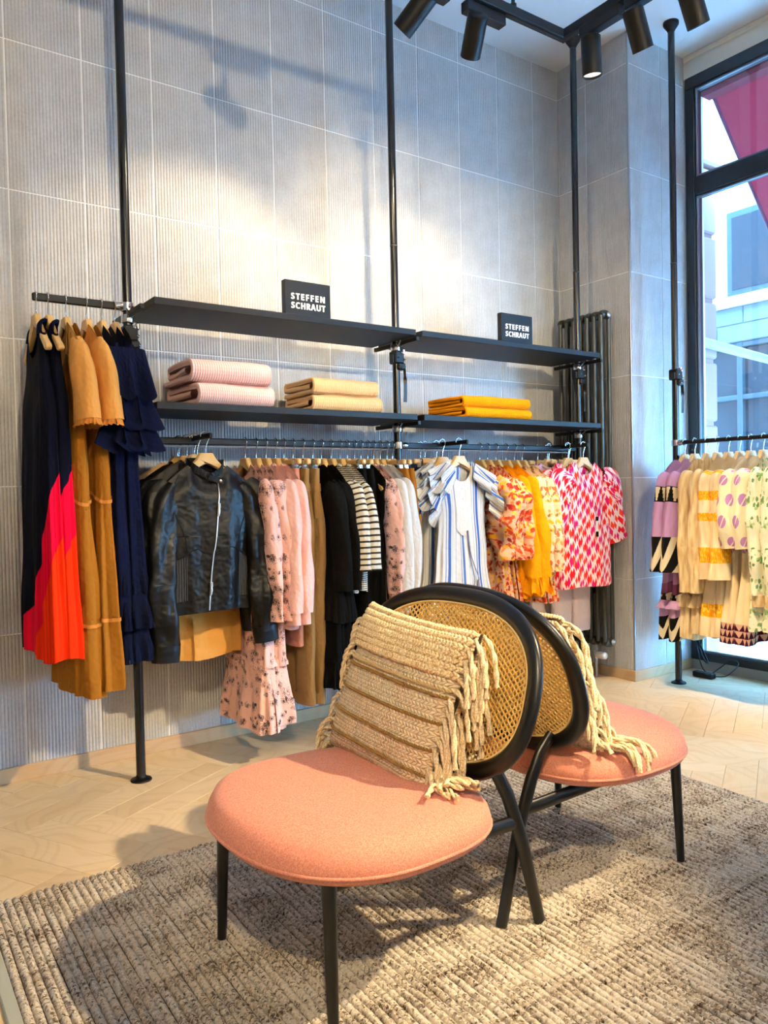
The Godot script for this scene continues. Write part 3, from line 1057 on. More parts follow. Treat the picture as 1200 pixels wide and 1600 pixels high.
# ---- short rail at the left end
func dresses_left() -> void:
	var y := 1.905
	var xs := [0.024, 0.066, 0.130, 0.207, 0.263, 0.315]
	for k in 2:
		var o := hung("halter_dress", "navy, pink and orange colour block dress, %s the camel dresses" % ["second from" if k == 0 else "next to"], "dress", Vector3(xs[k], y, RAIL_Z), R90, "colour block dresses on the short rail")
		var p := sp({"prof": [[0.0, 0.125, 0.014], [0.10, 0.14, 0.022], [0.26, 0.195, 0.035], [0.5, 0.20, 0.042], [1.0, 0.235, 0.055]], "ys": -0.155, "yn": -0.11, "nw": 0.09, "nf": 0.12, "hem": -1.335 - 0.0 * k, "n": 12, "amp": 0.012, "seed": 3 + k * 4, "wave": 0.008})
		var g := Geo.new()
		shell(g, p, 110, 44, 1.0, true)
		part("body", g, M.colour_block, o)
		var l := Geo.new()
		patch(l, p, -0.75, 0.75, 0.05, 0.27, -0.010, 14, 8)
		part("lining", l, M.red_lining, o)
		var st := Geo.new()
		st.tube(curve([Vector3(0.10, -0.16, 0.012), Vector3(0.085, -0.118, 0.006), Vector3(0.07, -0.10, -0.012), Vector3(0.0, -0.112, -0.02), Vector3(-0.07, -0.10, -0.012), Vector3(-0.085, -0.118, 0.006), Vector3(-0.10, -0.16, 0.012)], 40), PackedFloat32Array([0.014]), 8, true, 0.5)
		part("neck_band", st, M.navy, o)
	for k in 2:
		var o := hung("tiered_dress", "ochre dress with camel short sleeves, %s the colour block dresses" % ["next to" if k == 0 else "second from"], "dress", Vector3(xs[2 + k], y, RAIL_Z), R90, "camel dresses on the short rail")
		var p := sp({"prof": [[0.0, 0.195, 0.014], [0.2, 0.18, 0.03], [0.45, 0.19, 0.034], [0.75, 0.22, 0.05], [1.0, 0.255, 0.058]], "hem": -1.48 + 0.02 * k, "n": 9, "amp": 0.013, "seed": 12 + k * 5, "nf": 0.06})
		var g := Geo.new()
		shell(g, p, 84, 40)
		part("body", g, M.ochre_tulle, o)
		for t in [0.46, 0.80]:
			var r := Geo.new()
			patch(r, p, 0.0, TAU, t - 0.004, t + 0.006, 0.006, 84, 2, 2.5, false, true)
			part("gathered_seam", r, M.camel_trim, o)
		var yk := Geo.new()
		patch(yk, p, 0.0, TAU, 0.0, 0.085, 0.003, 60, 6, 2.5, false, true)
		part("yoke", yk, M.camel, o)
		sleeves(o, M.camel, 0.20, -0.195, 0.285, 0.045, -0.012, [0.075, 0.085, 0.085], 5 + k, 0.5, 0.006)
		for s in [-1.0, 1.0]:
			var f := Geo.new()
			var e := Vector3(s * (0.2 - 0.041 + 0.065), -0.478, -0.012)
			var ring: Array = []
			for q in 13:
				var a := TAU * q / 12.0
				ring.append(e + Vector3(cos(a) * 0.082, 0.004 * cos(a), sin(a) * 0.042))
			flounce(f, ring, Vector3(s * 0.1, -1, 0), 0.024, 0.004, 22.0, k, 130, 3)
			part("pleated_cuff", f, M.camel_trim, o)
	for k in 2:
		var o := hung("ruffled_dress", "navy dress with flounced sleeves, %s the black pole" % ["second from" if k == 0 else "next to"], "dress", Vector3(xs[4 + k], y, RAIL_Z), R90, "navy dresses on the short rail")
		var p := sp({"prof": [[0.0, 0.195, 0.014], [0.2, 0.17, 0.03], [0.42, 0.18, 0.034], [1.0, 0.225, 0.055]], "hem": -1.20, "n": 9, "amp": 0.012, "seed": 22 + k * 3, "nf": 0.05})
		var g := Geo.new()
		shell(g, p, 72, 34)
		part("body", g, M.navy, o)
		var hems := [[-0.98, -1.12, 0.215, 0.045, 0.225], [-1.09, -1.25, 0.228, 0.05, 0.238], [-1.22, -1.375, 0.22, 0.05, 0.23]]
		for q in hems:
			var f := Geo.new()
			shell(f, sp({"flat": true, "ys": q[0], "hem": q[1], "prof": [[0.0, q[2] - 0.01, q[3]], [1.0, q[4], q[3] + 0.02]], "n": 17, "amp": 0.012, "seed": 5 + k}), 120, 9)
			part("hem_tier", f, M.navy_sheer, o)
		for s in [-1.0, 1.0]:
			for q in [[-0.215, 0.19, 0.20, 0.02, 3.0], [-0.35, 0.185, 0.17, 0.028, 4.0], [-0.44, 0.18, 0.16, 0.03, 4.0]]:
				var f := Geo.new()
				var x: float = s * q[1]
				flounce(f, [Vector3(x - s * 0.055, q[0], -0.05), Vector3(x + s * 0.03, q[0] + 0.008, -0.045), Vector3(x + s * 0.045, q[0] + 0.012, 0.0), Vector3(x + s * 0.03, q[0] + 0.008, 0.045), Vector3(x - s * 0.055, q[0], 0.05)], Vector3(s * 0.16, -1.0, 0.0), q[2], q[3], q[4], k + int(s), 60, 8)
				part("sleeve_flounce", f, M.navy, o)

# ---- plain building blocks for the long rails
func knit_top(o: Node3D, m: Material, hem: float, sl: float, seed_: int, band: Material, opt := {}) -> void:
	var sw: float = opt.get("sw", 0.205)
	var p := sp({"prof": [[0.0, sw, 0.014], [0.2, sw - 0.005, 0.032], [1.0, opt.get("w", 0.215), opt.get("d", 0.036)]], "hem": hem, "n": opt.get("n", 5), "amp": opt.get("amp", 0.008), "seed": seed_, "nf": opt.get("nf", 0.06)})
	var g := Geo.new()
	shell(g, p, opt.get("nu", 48), opt.get("nv", 24), opt.get("us", 2.5), opt.get("norm", false))
	part("body", g, m, o)
	var arms := []
	if sl > 0.0:
		arms = sleeves(o, opt.get("sm", m), sw, -0.20, sl, opt.get("out", 0.045), opt.get("fwd", 0.012), opt.get("rr", [0.075, 0.072, 0.058]), seed_, 0.5, opt.get("fold", 0.007))
	if band:
		if sl > 0.0:
			cuffs(arms, band, sw, -0.20, sl, opt.get("out", 0.045), opt.get("fwd", 0.012), 0.075, opt.get("cr", 0.05), 0.05)
		var b := Geo.new()
		patch(b, p, 0.0, TAU, 0.92, 1.0, 0.003, 40, 3, 2.5, false, true)
		part("hem_band", b, band, o)
	if opt.get("collar", true):
		var c := Geo.new()
		var ring: Array = []
		for q in 17:
			var a := TAU * q / 16.0
			var pt := shell_at(p, a, 0.0)
			ring.append(Vector3(cos(a) * 0.072, -0.098 - (0.5 * p.nf if sin(a) > 0.0 else 0.012) * absf(sin(a)), sin(a) * 0.03))
		c.tube(curve(ring, 40), PackedFloat32Array([0.008]), 7, false, 0.8)
		part("neckband", c, band if band else m, o)

func trousers(o: Node3D, m: Material, hem: float, seed_: int, turn_up := true, wide := 1.0, gather := false) -> void:
	var top := -0.118
	var g := Geo.new()
	var p := sp({"flat": true, "ys": top, "hem": -0.42, "prof": [[0.0, 0.125 * wide, 0.020], [0.25, 0.12 * wide if gather else 0.135 * wide, 0.022], [1.0, 0.145 * wide, 0.036]], "n": 14 if gather else 5, "amp": 0.010 if gather else 0.004, "seed": seed_})
	shell(g, p, 56, 12)
	part("waist", g, m, o)
	if gather:
		var b := Geo.new()
		patch(b, p, 0.0, TAU, 0.22, 0.33, 0.004, 56, 3, 2.5, false, true)
		part("belt", b, m, o)
	for s in [-1.0, 1.0]:
		var l := Geo.new()
		var x: float = s * 0.072 * wide
		sleeve(l, [Vector3(x, -0.34, 0), Vector3(x * 1.02, -0.5, 0), Vector3(x * 0.98, -0.75, 0.004 * s), Vector3(x * 0.95, hem, 0.006 * s)], [0.082 * wide, 0.080 * wide, 0.072 * wide, 0.066 * wide], 0.42, 0.006, seed_ + int(s) * 3, 26, 18)
		part("leg", l, m, o)
		if turn_up:
			var c := Geo.new()
			sleeve(c, [Vector3(x * 0.95, hem + 0.045, 0.006 * s), Vector3(x * 0.95, hem + 0.02, 0.006 * s), Vector3(x * 0.95, hem - 0.004, 0.006 * s)], [0.0675 * wide, 0.0685 * wide, 0.068 * wide], 0.46, 0.002, seed_, 26, 4)
			part("turn_up", c, m, o)

func long_dress(o: Node3D, m: Material, hem: float, seed_: int, opt := {}) -> Dictionary:
	var sw: float = opt.get("sw", 0.2)
	var p := sp({"prof": [[0.0, sw, 0.014], [0.25, sw - 0.025, 0.03], [0.5, sw - 0.01, 0.034], [1.0, opt.get("w", 0.235), opt.get("d", 0.05)]], "hem": hem, "n": opt.get("n", 8), "amp": opt.get("amp", 0.012), "seed": seed_, "nf": opt.get("nf", 0.06), "wave": opt.get("wave", 0.008)})
	var g := Geo.new()
	shell(g, p, opt.get("nu", 64), opt.get("nv", 34), opt.get("us", 2.5), opt.get("norm", false))
	part("body", g, m, o)
	return p

func tier(o: Node3D, m: Material, y0: float, y1: float, w0: float, w1: float, d: float, n: float, seed_: int, amp := 0.012, called := "hem_tier") -> void:
	var f := Geo.new()
	shell(f, sp({"flat": true, "ys": y0, "hem": y1, "prof": [[0.0, w0, d * 0.7], [1.0, w1, d]], "n": n, "amp": amp, "seed": seed_}), 96, 10)
	part(called, f, m, o)

# ---- the arm with the leather jacket
func leather_arm() -> void:
	var x := 0.622
	var y := RAIL_Y + 0.011
	var z := [0.135, 0.185, 0.245, 0.305, 0.370, 0.450]
	var o := hung("black_pullover", "plain black top, innermost on the arm behind the leather jackets", "top", Vector3(x, y, z[0]), 0.0)
	knit_top(o, M.black_cloth, -0.74, 0.5, 31, null, {"nu": 32, "nv": 14})
	o = hung("beige_blouse", "beige blouse, its shoulder showing behind the leather jackets", "blouse", Vector3(x - 0.012, y, z[1]), 0.0)
	knit_top(o, M.beige_cloth, -0.80, 0.5, 33, null, {"sw": 0.215})
	o = hung("black_blouse", "black blouse between the beige blouse and the camel wrap skirt", "blouse", Vector3(x, y, z[2]), 0.0)
	knit_top(o, M.black_cloth, -0.86, 0.55, 35, null, {"nu": 32, "nv": 14})
	o = hung("wrap_dress", "camel wrap dress, its hem showing below the leather jacket", "dress", Vector3(x + 0.01, y, z[3]), 0.0)
	var p := long_dress(o, M.camel_suit, -0.915, 37, {"w": 0.17, "d": 0.05, "n": 5, "amp": 0.012})
	var fl := Geo.new()
	patch(fl, p, 0.9, 1.75, 0.70, 1.0, 0.012, 14, 10)
	part("wrap_panel", fl, M.camel_suit, o)
	var pk := Geo.new()
	patch(pk, p, 0.7, 2.6, 0.66, 0.78, 0.016, 22, 6)
	part("pocket_flap", pk, M.camel_suit, o)
	o = hung("leather_jacket", "black leather jacket mostly hidden behind the zipped leather jacket", "jacket", Vector3(x - 0.004, y, z[4]), 0.0)
	knit_top(o, M.leather, -0.71, 0.62, 41, null, {"sw": 0.212, "rr": [0.075, 0.07, 0.058], "nu": 48})
	# the front jacket
	o = hung("zipped_jacket", "black leather biker jacket with a silver zip", "jacket", Vector3(x, y, z[5]), 0.0)
	p = sp({"prof": [[0.0, 0.196, 0.016], [0.16, 0.19, 0.05], [0.55, 0.165, 0.062], [1.0, 0.170, 0.062]], "hem": -0.715, "n": 5, "amp": 0.012, "seed": 4, "nf": 0.055, "yn": -0.112, "ys": -0.214, "nw": 0.075, "wave": 0.003, "dip": 0.012})
	var g := Geo.new()
	shell(g, p, 96, 44)
	part("body", g, M.leather, o)
	for s in [-1.0, 1.0]:
		# sleeve with a gentle bend at the elbow
		var sl := Geo.new()
		sleeve(sl, [Vector3(s * 0.150, -0.195, 0.0), Vector3(s * 0.186, -0.262, 0.012), Vector3(s * 0.208, -0.42, 0.034), Vector3(s * 0.214, -0.60, 0.052), Vector3(s * (0.216 if s > 0 else 0.205), -0.79 - (0.03 if s < 0 else 0.0), 0.055)], [0.05, 0.069, 0.066, 0.060, 0.054], 0.62, 0.013, 8 + int(s), 40, 48)
		var arm := part("sleeve", sl, M.leather, o)
		var e := Vector3(s * (0.216 if s > 0 else 0.205), -0.785 - (0.03 if s < 0 else 0.0), 0.055)
		var c := Geo.new()
		sleeve(c, [e, e + Vector3(s * 0.003, -0.03, 0.001), e + Vector3(s * 0.006, -0.066, 0.002)], [0.0565, 0.0565, 0.055], 0.64, 0.002, 4, 28, 5)
		part("cuff", c, M.leather, arm)
		# shoulder seams and princess seams: raised stitched ridges
		var sm := Geo.new()
		var path := PackedVector3Array()
		for k in 14:
			path.append(shell_at(p, PI / 2 - s * lerpf(0.55, 1.28, k / 13.0), lerpf(0.02, 0.19, k / 13.0), 0.0016))
		sm.tube(path, PackedFloat32Array([0.0022]), 6, false)
		path = PackedVector3Array()
		for k in 24:
			var f := k / 23.0
			path.append(shell_at(p, PI / 2 - s * lerpf(0.95, 0.60, sin(f * PI * 0.5)), lerpf(0.16, 0.60, f), 0.0014))
		sm.tube(path, PackedFloat32Array([0.0020]), 6, false)
		path = PackedVector3Array()
		for k in 12:
			path.append(shell_at(p, PI / 2 - s * lerpf(0.02, 0.98, k / 11.0), 0.565 + 0.02 * absf(k / 11.0 - 0.5), 0.0014))
		sm.tube(path, PackedFloat32Array([0.0020]), 6, false)
		part("seam", sm, M.leather, o)
		var kn := Geo.new()
		patch(kn, p, PI / 2 - s * 0.62, PI / 2 - s * 1.12, 0.585, 0.90, 0.003, 14, 14, 14.0)
		part("knit_panel", kn, M.rib_knit, o)
		# stand collar half
		var col := Geo.new()
		var cp: Array = []
		for k in 7:
			var f := k / 6.0
			cp.append(Vector3(s * lerpf(0.080, 0.012 if s > 0 else 0.0, f * f), lerpf(-0.118, -0.176, f), lerpf(-0.012, 0.034, sin(f * PI * 0.5))))
		flounce(col, cp, Vector3(-s * 0.15, 1.0, 0.1), 0.034, 0.001, 1.0, 0, 24, 4)
		part("collar", col, M.leather, o)
	var bc := Geo.new()
	var bp: Array = []
	for k in 9:
		bp.append(Vector3(lerpf(-0.082, 0.082, k / 8.0), -0.120 - 0.004 * sin(PI * k / 8.0), -0.012 - 0.016 * sin(PI * k / 8.0)))
	flounce(bc, bp, Vector3(0, 1.0, 0.0), 0.036, 0.001, 1.0, 0, 24, 4)
	part("collar", bc, M.leather, o)
	var tab := Geo.new()
	tab.box(Vector3(0.022, -0.176, 0.047), Vector3(0.07, 0.024, 0.008), 0.003, Basis(Vector3(0, 0, 1), -0.28))
	part("collar_tab", tab, M.leather, o)
	var sn := Geo.new()
	sn.lathe(PackedVector2Array([Vector2(0.0, 0.004), Vector2(0.006, 0.003), Vector2(0.007, 0.0)]), 12, Transform3D(Basis(Vector3.RIGHT, PI / 2), Vector3(0.040, -0.181, 0.052)))
	part("snap", sn, M.chrome, o)
	var hb := Geo.new()
	patch(hb, p, 0.0, TAU, 0.905, 1.0, 0.004, 72, 4, 2.5, false, true)
	part("hem_band", hb, M.leather, o)
	# zip: two tape edges and the silver teeth down the front, runner and puller
	var zt := Geo.new()
	var zp := PackedVector3Array()
	for k in 40:
		var f := k / 39.0
		zp.append(shell_at(p, PI / 2 - 0.12 + 0.22 * f, 0.005 + 0.985 * f, 0.0045))
	zt.tube(zp, PackedFloat32Array([0.0029]), 8, true, 0.55, Vector3(0, 0, 1))
	part("zip_teeth", zt, M.zip_metal, o)
	for q in [0.22, 0.80]:
		var c := shell_at(p, PI / 2 - 0.12 + 0.22 * q, q, 0.010)
		var rn := Geo.new()
		rn.box(c, Vector3(0.012, 0.020, 0.006), 0.002)
		rn.tube(PackedVector3Array([c + Vector3(0, -0.008, 0.002), c + Vector3(-0.002, -0.024, 0.005), c + Vector3(-0.004, -0.042, 0.003)]), PackedFloat32Array([0.004, 0.0055, 0.0035]), 8, true, 0.5)
		part("zip_runner", rn, M.zip_metal, o)

# ---- long rail under the pink and beige towels
func rail_one() -> void:
	var y := RAIL_Y
	var at := func(x: float) -> Vector3: return Vector3(x, y, RAIL_Z)
	for k in 2:
		var o := hung("floral_dress", "long pale pink dress with grey flower print, %s the leather jacket" % ["next to" if k == 0 else "second from"], "dress", at.call([0.862, 0.914][k]), R90, "pink flower print dresses on the long rail")
		long_dress(o, M.pink_floral, -0.96, 51 + k * 6, {"w": 0.20, "d": 0.045, "n": 7, "amp": 0.012})
		sleeves(o, M.pink_floral, 0.20, -0.20, 0.56, 0.04, -0.02, [0.075, 0.068, 0.062, 0.045], 52 + k, 0.5, 0.009)
		tier(o, M.pink_floral, -0.94, -1.225 + 0.03 * k, 0.19, 0.235, 0.075, 9, 53 + k, 0.016)
		var f := Geo.new()
		patch(f, sp({"flat": true, "ys": -0.925, "hem": -0.96, "prof": [[0.0, 0.196, 0.05], [1.0, 0.20, 0.055]], "n": 20, "amp": 0.006, "seed": 9}), 0.0, TAU, 0.0, 1.0, 0.0, 90, 3, 2.5, false, true)
		part("gathered_seam", f, M.pink_floral, o)
	for k in 2:
		var o := hung("pink_sweatshirt", "plain pale pink sweatshirt, %s the flower print dresses" % ["next to" if k == 0 else "second from"], "sweatshirt", at.call([0.962, 1.010][k]), R90, "pink sweatshirts on the long rail")
		knit_top(o, M.pink_sweat, -0.80 + 0.015 * k, 0.53, 61 + k, M.pink_sweat_band, {"sw": 0.215, "rr": [0.078, 0.080, 0.075, 0.06], "w": 0.225, "d": 0.044, "out": 0.045})
	var o1 := hung("rose_trousers", "dusty rose trousers hanging between the pink sweatshirts and the khaki trousers", "trousers", at.call(1.052), R90, "", true)
	trousers(o1, M.rose_cloth, -0.90, 65, false)
	for k in 2:
		var o := hung("khaki_trousers", "khaki paper bag trousers with turn-ups, %s the black sheer dresses" % ["second from" if k == 0 else "next to"], "trousers", at.call([1.098, 1.150][k]), R90, "khaki trousers on the long rail", true)
		trousers(o, M.khaki, -1.165, 67 + k, true, 1.08, true)
	for k in 2:
		var o := hung("sheer_dress", "black sheer dress with gathered tiers, %s the khaki trousers" % ["next to" if k == 0 else "second from"], "dress", at.call([1.201, 1.249][k]), R90, "black sheer dresses on the long rail")
		long_dress(o, M.black_cloth, -0.98, 71 + k * 5, {"w": 0.205, "d": 0.045, "n": 9, "amp": 0.010})
		sleeves(o, M.black_sheer, 0.20, -0.20, 0.46, 0.045, -0.01, [0.072, 0.07, 0.066], 72 + k, 0.5, 0.007)
		tier(o, M.black_sheer, -0.64, -0.80, 0.22, 0.235, 0.055, 16, 74 + k, 0.010, "sleeve_frill")
		tier(o, M.black_cloth, -0.95, -1.10, 0.205, 0.225, 0.06, 15, 75 + k, 0.013)
	for k in 2:
		var o := hung("striped_shirt", "cream shirt with thin dark stripes, %s the black sheer dresses" % ["next to" if k == 0 else "second from"], "top", at.call([1.300, 1.350][k]), R90, "striped tops on the long rail")
		knit_top(o, M.stripe_thin, -0.68, 0.38, 81 + k, null, {"us": 6.5, "sw": 0.21, "rr": [0.078, 0.085, 0.082], "w": 0.20, "out": 0.055})
	for k in 2:
		var o := hung("black_trousers", "black trousers on a clip hanger, %s the striped tops" % ["next to" if k == 0 else "second from"], "trousers", at.call([1.390, 1.432][k]), R90, "black trousers on the long rail", true)
		trousers(o, M.black_cloth, -1.10, 86 + k, false, 1.2)
	var o2 := hung("black_dress", "plain black dress between the black trousers and the pink blouse", "dress", at.call(1.468), R90)
	long_dress(o2, M.black_cloth, -1.10, 91, {"w": 0.23, "d": 0.05})
	o2 = hung("floral_blouse", "pale pink flower print blouse between black and white garments", "blouse", at.call(1.508), R90)
	knit_top(o2, M.pink_floral, -0.75, 0.50, 93, M.pink_floral, {"sw": 0.205, "amp": 0.012, "n": 8, "fold": 0.011})
	for k in 2:
		var o := hung("white_sweatshirt", "white sweatshirt, %s the pink flower print blouse" % ["next to" if k == 0 else "second from"], "sweatshirt", at.call([1.542, 1.582][k]), R90, "white sweatshirts on the long rail")
		knit_top(o, M.white_cloth, -0.80, 0.52, 95 + k, M.white_cloth, {"sw": 0.215, "rr": [0.078, 0.080, 0.078, 0.062], "w": 0.225, "d": 0.042})
	for k in 2:
		var o := hung("ochre_trousers", "ochre brown wide trousers, %s the pole between the shelves" % ["second from" if k == 0 else "next to"], "trousers", at.call([1.622, 1.655][k]), R90, "ochre trousers on the long rail", true)
		trousers(o, M.ochre_cloth, -1.0, 97 + k, false, 1.35)

# ---- long rail under the orange towels
func striped_dress(o: Node3D, seed_: int, front: bool) -> void:
	var p := long_dress(o, M.stripe_blue, -1.02, seed_, {"w": 0.245, "sw": 0.175, "n": 8, "amp": 0.014, "nu": 110, "nv": 44, "us": 1.9, "nf": 0.105, "d": 0.06})
	var pl := Geo.new()
	patch(pl, p, PI / 2 - 0.20, PI / 2 + 0.25, 0.0, 0.33, 0.004, 10, 12, 3.0)
	part("placket", pl, M.white_cloth, o)
	for k in 5:
		var b := Geo.new()
		b.lathe(PackedVector2Array([Vector2(0.0, 0.0025), Vector2(0.004, 0.002), Vector2(0.0045, 0.0)]), 10, Transform3D(Basis(Vector3.RIGHT, PI / 2), shell_at(p, PI / 2, 0.04 + 0.065 * k, 0.005)))
		part("button", b, M.white_plastic, o)
	for s in [-1.0, 1.0]:
		for q in [[0.075, -0.108, 0.165, 0.02], [0.115, -0.150, 0.16, 0.024], [0.155, -0.20, 0.16, 0.026], [0.175, -0.27, 0.13, 0.026]]:
			var f := Geo.new()
			var x: float = s * q[0]
			flounce(f, [Vector3(x - s * 0.02, q[1] - 0.075, 0.040), Vector3(x - s * 0.008, q[1] - 0.02, 0.038), Vector3(x + s * 0.02, q[1] + 0.004, 0.014), Vector3(x + s * 0.028, q[1] - 0.002, -0.02), Vector3(x + s * 0.01, q[1] - 0.04, -0.045)], Vector3(s * 0.85, -0.62, 0.22).normalized(), q[2] * 0.86, q[3], 3.2, seed_ + int(q[1] * 70.0) + int(s), 70, 9, 2.6)
			part("ruffle", f, M.stripe_blue, o)
	if front:
		for dx in [0.028, 0.05]:
			var c := Geo.new()
			var a := shell_at(p, PI / 2 - dx, 0.30, 0.006)
			c.tube(curve([a, a + Vector3(0.006, -0.12, 0.012), a + Vector3(0.004 + dx, -0.24, 0.014), a + Vector3(dx, -0.30 + dx, 0.014)], 20), PackedFloat32Array([0.0022]), 6)
			c.lathe(PackedVector2Array([Vector2(0.002, 0.0), Vector2(0.006, -0.008), Vector2(0.009, -0.05), Vector2(0.0, -0.052)]), 10, Transform3D(Basis(), a + Vector3(dx, -0.298 + dx, 0.014)))
			part("tassel_cord", c, M.lilac_grey, o)

func ikat_blouse(o: Node3D, seed_: int) -> void:
	var p := sp({"prof": [[0.0, 0.185, 0.016], [0.2, 0.185, 0.045], [1.0, 0.195, 0.06]], "hem": -0.80, "n": 6, "amp": 0.009, "seed": seed_, "nf": 0.075, "dip": 0.0})
	var g := Geo.new()
	shell(g, p, 84, 34, 2.2)
	part("body", g, M.ikat, o)
	for s in [-1.0, 1.0]:
		var sl := Geo.new()
		sleeve(sl, [Vector3(s * 0.14, -0.165, 0), Vector3(s * 0.195, -0.215, 0.004), Vector3(s * 0.228, -0.35, 0.006), Vector3(s * 0.272, -0.515, 0.004)], [0.05, 0.088, 0.085, 0.072], 0.6, 0.018, seed_ + int(s), 40, 30, 2.2)
		var arm := part("sleeve", sl, M.ikat, o)
		var c := Geo.new()
		var e := Vector3(s * 0.266, -0.497, 0.004)
		sleeve(c, [e, e + Vector3(s * 0.008, -0.024, 0), e + Vector3(s * 0.017, -0.05, 0)], [0.075, 0.078, 0.077], 0.62, 0.003, 5, 28, 5, 2.2)
		part("cuff", c, M.ikat, arm)
		for q in [0.0, 1.0, 2.0]:
			var f := Geo.new()
			var yy: float = -0.185 - q * 0.05
			var xx: float = s * (0.17 + q * 0.018)
			flounce(f, [Vector3(xx - s * 0.05, yy - 0.01, 0.045), Vector3(xx, yy + 0.01, 0.04), Vector3(xx + s * 0.035, yy + 0.012, 0.0), Vector3(xx, yy + 0.01, -0.04)], Vector3(s * 0.55, -0.7, 0.35).normalized(), 0.055, 0.014, 6.0, int(q) + seed_, 60, 5, 2.2)
			part("shoulder_ruffle", f, M.ikat, arm)
	var pk := Geo.new()
	patch(pk, p, PI / 2 - 0.10, PI / 2 + 0.06, 0.0, 1.0, 0.003, 4, 30, 2.2)
	part("placket", pk, M.ikat, o)

func rail_two() -> void:
	var y := RAIL_Y
	var at := func(x: float) -> Vector3: return Vector3(x, y, RAIL_Z)
	# arm with the striped dresses
	var ya := RAIL_Y + 0.011
	var o := hung("denim_skirt", "dark blue denim skirt, innermost behind the striped dresses", "skirt", Vector3(1.945, ya, 0.16), 0.0, "", true)
	trousers(o, M.denim_dark, -0.98, 101, false, 1.35)
	o = hung("denim_shirt", "faded blue denim shirt showing beside the ochre trousers", "shirt", Vector3(1.925, ya, 0.225), 0.0)
	knit_top(o, M.denim, -0.86, 0.52, 103, M.denim, {"sw": 0.20, "out": 0.02})
	o = hung("blue_skirt", "navy skirt hanging between the denim shirt and the striped dresses", "skirt", Vector3(1.95, ya, 0.29), 0.0, "", true)
	trousers(o, M.navy, -0.92, 105, false, 1.4)
	o = hung("striped_dress", "white dress with blue stripes and ruffled shoulders, behind its twin", "dress", Vector3(1.925, ya, 0.37), 0.0, "blue striped dresses")
	striped_dress(o, 107, false)
	o = hung("striped_dress", "white dress with blue stripes and cords, in front of its twin", "dress", Vector3(1.955, ya, 0.465), 0.0, "blue striped dresses")
	striped_dress(o, 109, true)
	for k in 2:
		o = hung("floral_dress", "orange flower dress with puff sleeves, %s the yellow blouses" % ["second from" if k == 0 else "next to"], "dress", at.call([2.232, 2.288][k]), R90, "orange flower dresses on the right rail")
		long_dress(o, M.orange_floral, -0.92, 113 + k, {"n": 9, "amp": 0.014})
		sleeves(o, M.orange_floral, 0.20, -0.195, 0.40, 0.05, 0.0, [0.085, 0.10, 0.095, 0.07], 115 + k, 0.7, 0.040)
	for k in 2:
		o = hung("yellow_blouse", "golden yellow blouse, %s the peach flower dresses" % ["second from" if k == 0 else "next to"], "blouse", at.call([2.350, 2.425][k]), R90, "golden yellow blouses on the right rail")
		long_dress(o, M.golden, -0.80, 118 + k, {"n": 8, "amp": 0.013, "w": 0.22})
		sleeves(o, M.golden, 0.20, -0.195, 0.50, 0.06, -0.015, [0.072, 0.07, 0.065, 0.058], 119 + k, 0.55, 0.012)
		for s in [-1.0, 1.0]:
			var f := Geo.new()
			var e := Vector3(s * (0.2 - 0.04 + 0.08), -0.69, -0.015)
			var ring: Array = []
			for q in 9:
				var a := TAU * q / 8.0
				ring.append(e + Vector3(cos(a) * 0.05, 0, sin(a) * 0.03))
			flounce(f, ring, Vector3(s * 0.15, -1, 0), 0.10, 0.012, 7.0, k, 60, 6)
			part("cuff_frill", f, M.golden, o)
	for k in 2:
		o = hung("peach_dress", "peach flower dress with frilled hem, %s the golden yellow blouses" % ["next to" if k == 0 else "second from"], "dress", at.call([2.490, 2.550][k]), R90, "peach flower dresses on the right rail")
		long_dress(o, M.peach_floral, -0.72, 122 + k, {"n": 9, "amp": 0.013, "w": 0.215})
		sleeves(o, M.peach_floral, 0.20, -0.195, 0.48, 0.05, 0.0, [0.075, 0.078, 0.07, 0.05], 124 + k, 0.6, 0.014)
		tier(o, M.orange_floral, -0.70, -0.84, 0.215, 0.235, 0.06, 13, 125 + k, 0.014)
	# arm with the red and pink blouses
	o = hung("grey_trousers", "taupe trousers, innermost behind the red and pink blouses", "trousers", Vector3(2.84, ya, 0.15), 0.0, "", true, "hanger_pale")
	trousers(o, M.taupe, -0.98, 131, false)
	for k in 2:
		o = hung("white_trousers", "white cropped trousers on a clip hanger, %s the red and pink blouses" % ["second behind" if k == 0 else "next behind"], "trousers", Vector3([2.85, 2.905][k], ya, [0.215, 0.335][k]), 0.0, "white trousers on the arm", true, "hanger_pale")
		trousers(o, M.pink_white, -1.08, 133 + k, false, 1.1)
	o = hung("pink_pullover", "lilac pink top, its shoulder showing behind the red blouses", "top", Vector3(2.80, ya, 0.275), 0.0, "", false, "hanger_pale")
	knit_top(o, M.lilac_pink, -0.80, 0.0, 136, null)
	o = hung("ikat_blouse", "red and pink ikat blouse, behind its twin", "blouse", Vector3(2.83, ya, 0.395), 0.0, "red and pink ikat blouses", false, "hanger_pale")
	ikat_blouse(o, 138)
	o = hung("ikat_blouse", "red and pink ikat blouse with a price tag", "blouse", Vector3(2.878, ya, 0.465), 0.0, "red and pink ikat blouses", false, "hanger_pale")
	ikat_blouse(o, 140)
	var tg := Geo.new()
	tg.tube(PackedVector3Array([Vector3(0.012, -0.32, 0.070), Vector3(0.014, -0.40, 0.076)]), PackedFloat32Array([0.0012]), 5)
	part("tag_string", tg, M.black_cloth, o)
	var ptag := part("price_tag", boxed(Vector3(0.014, -0.46, 0.080), Vector3(0.022, 0.115, 0.0015), 0.0004), M.white_plastic, o)
	part("tag_band", boxed(Vector3(0.014, -0.416, 0.0812), Vector3(0.0222, 0.024, 0.0012), 0.0), M.black_cloth, ptag)
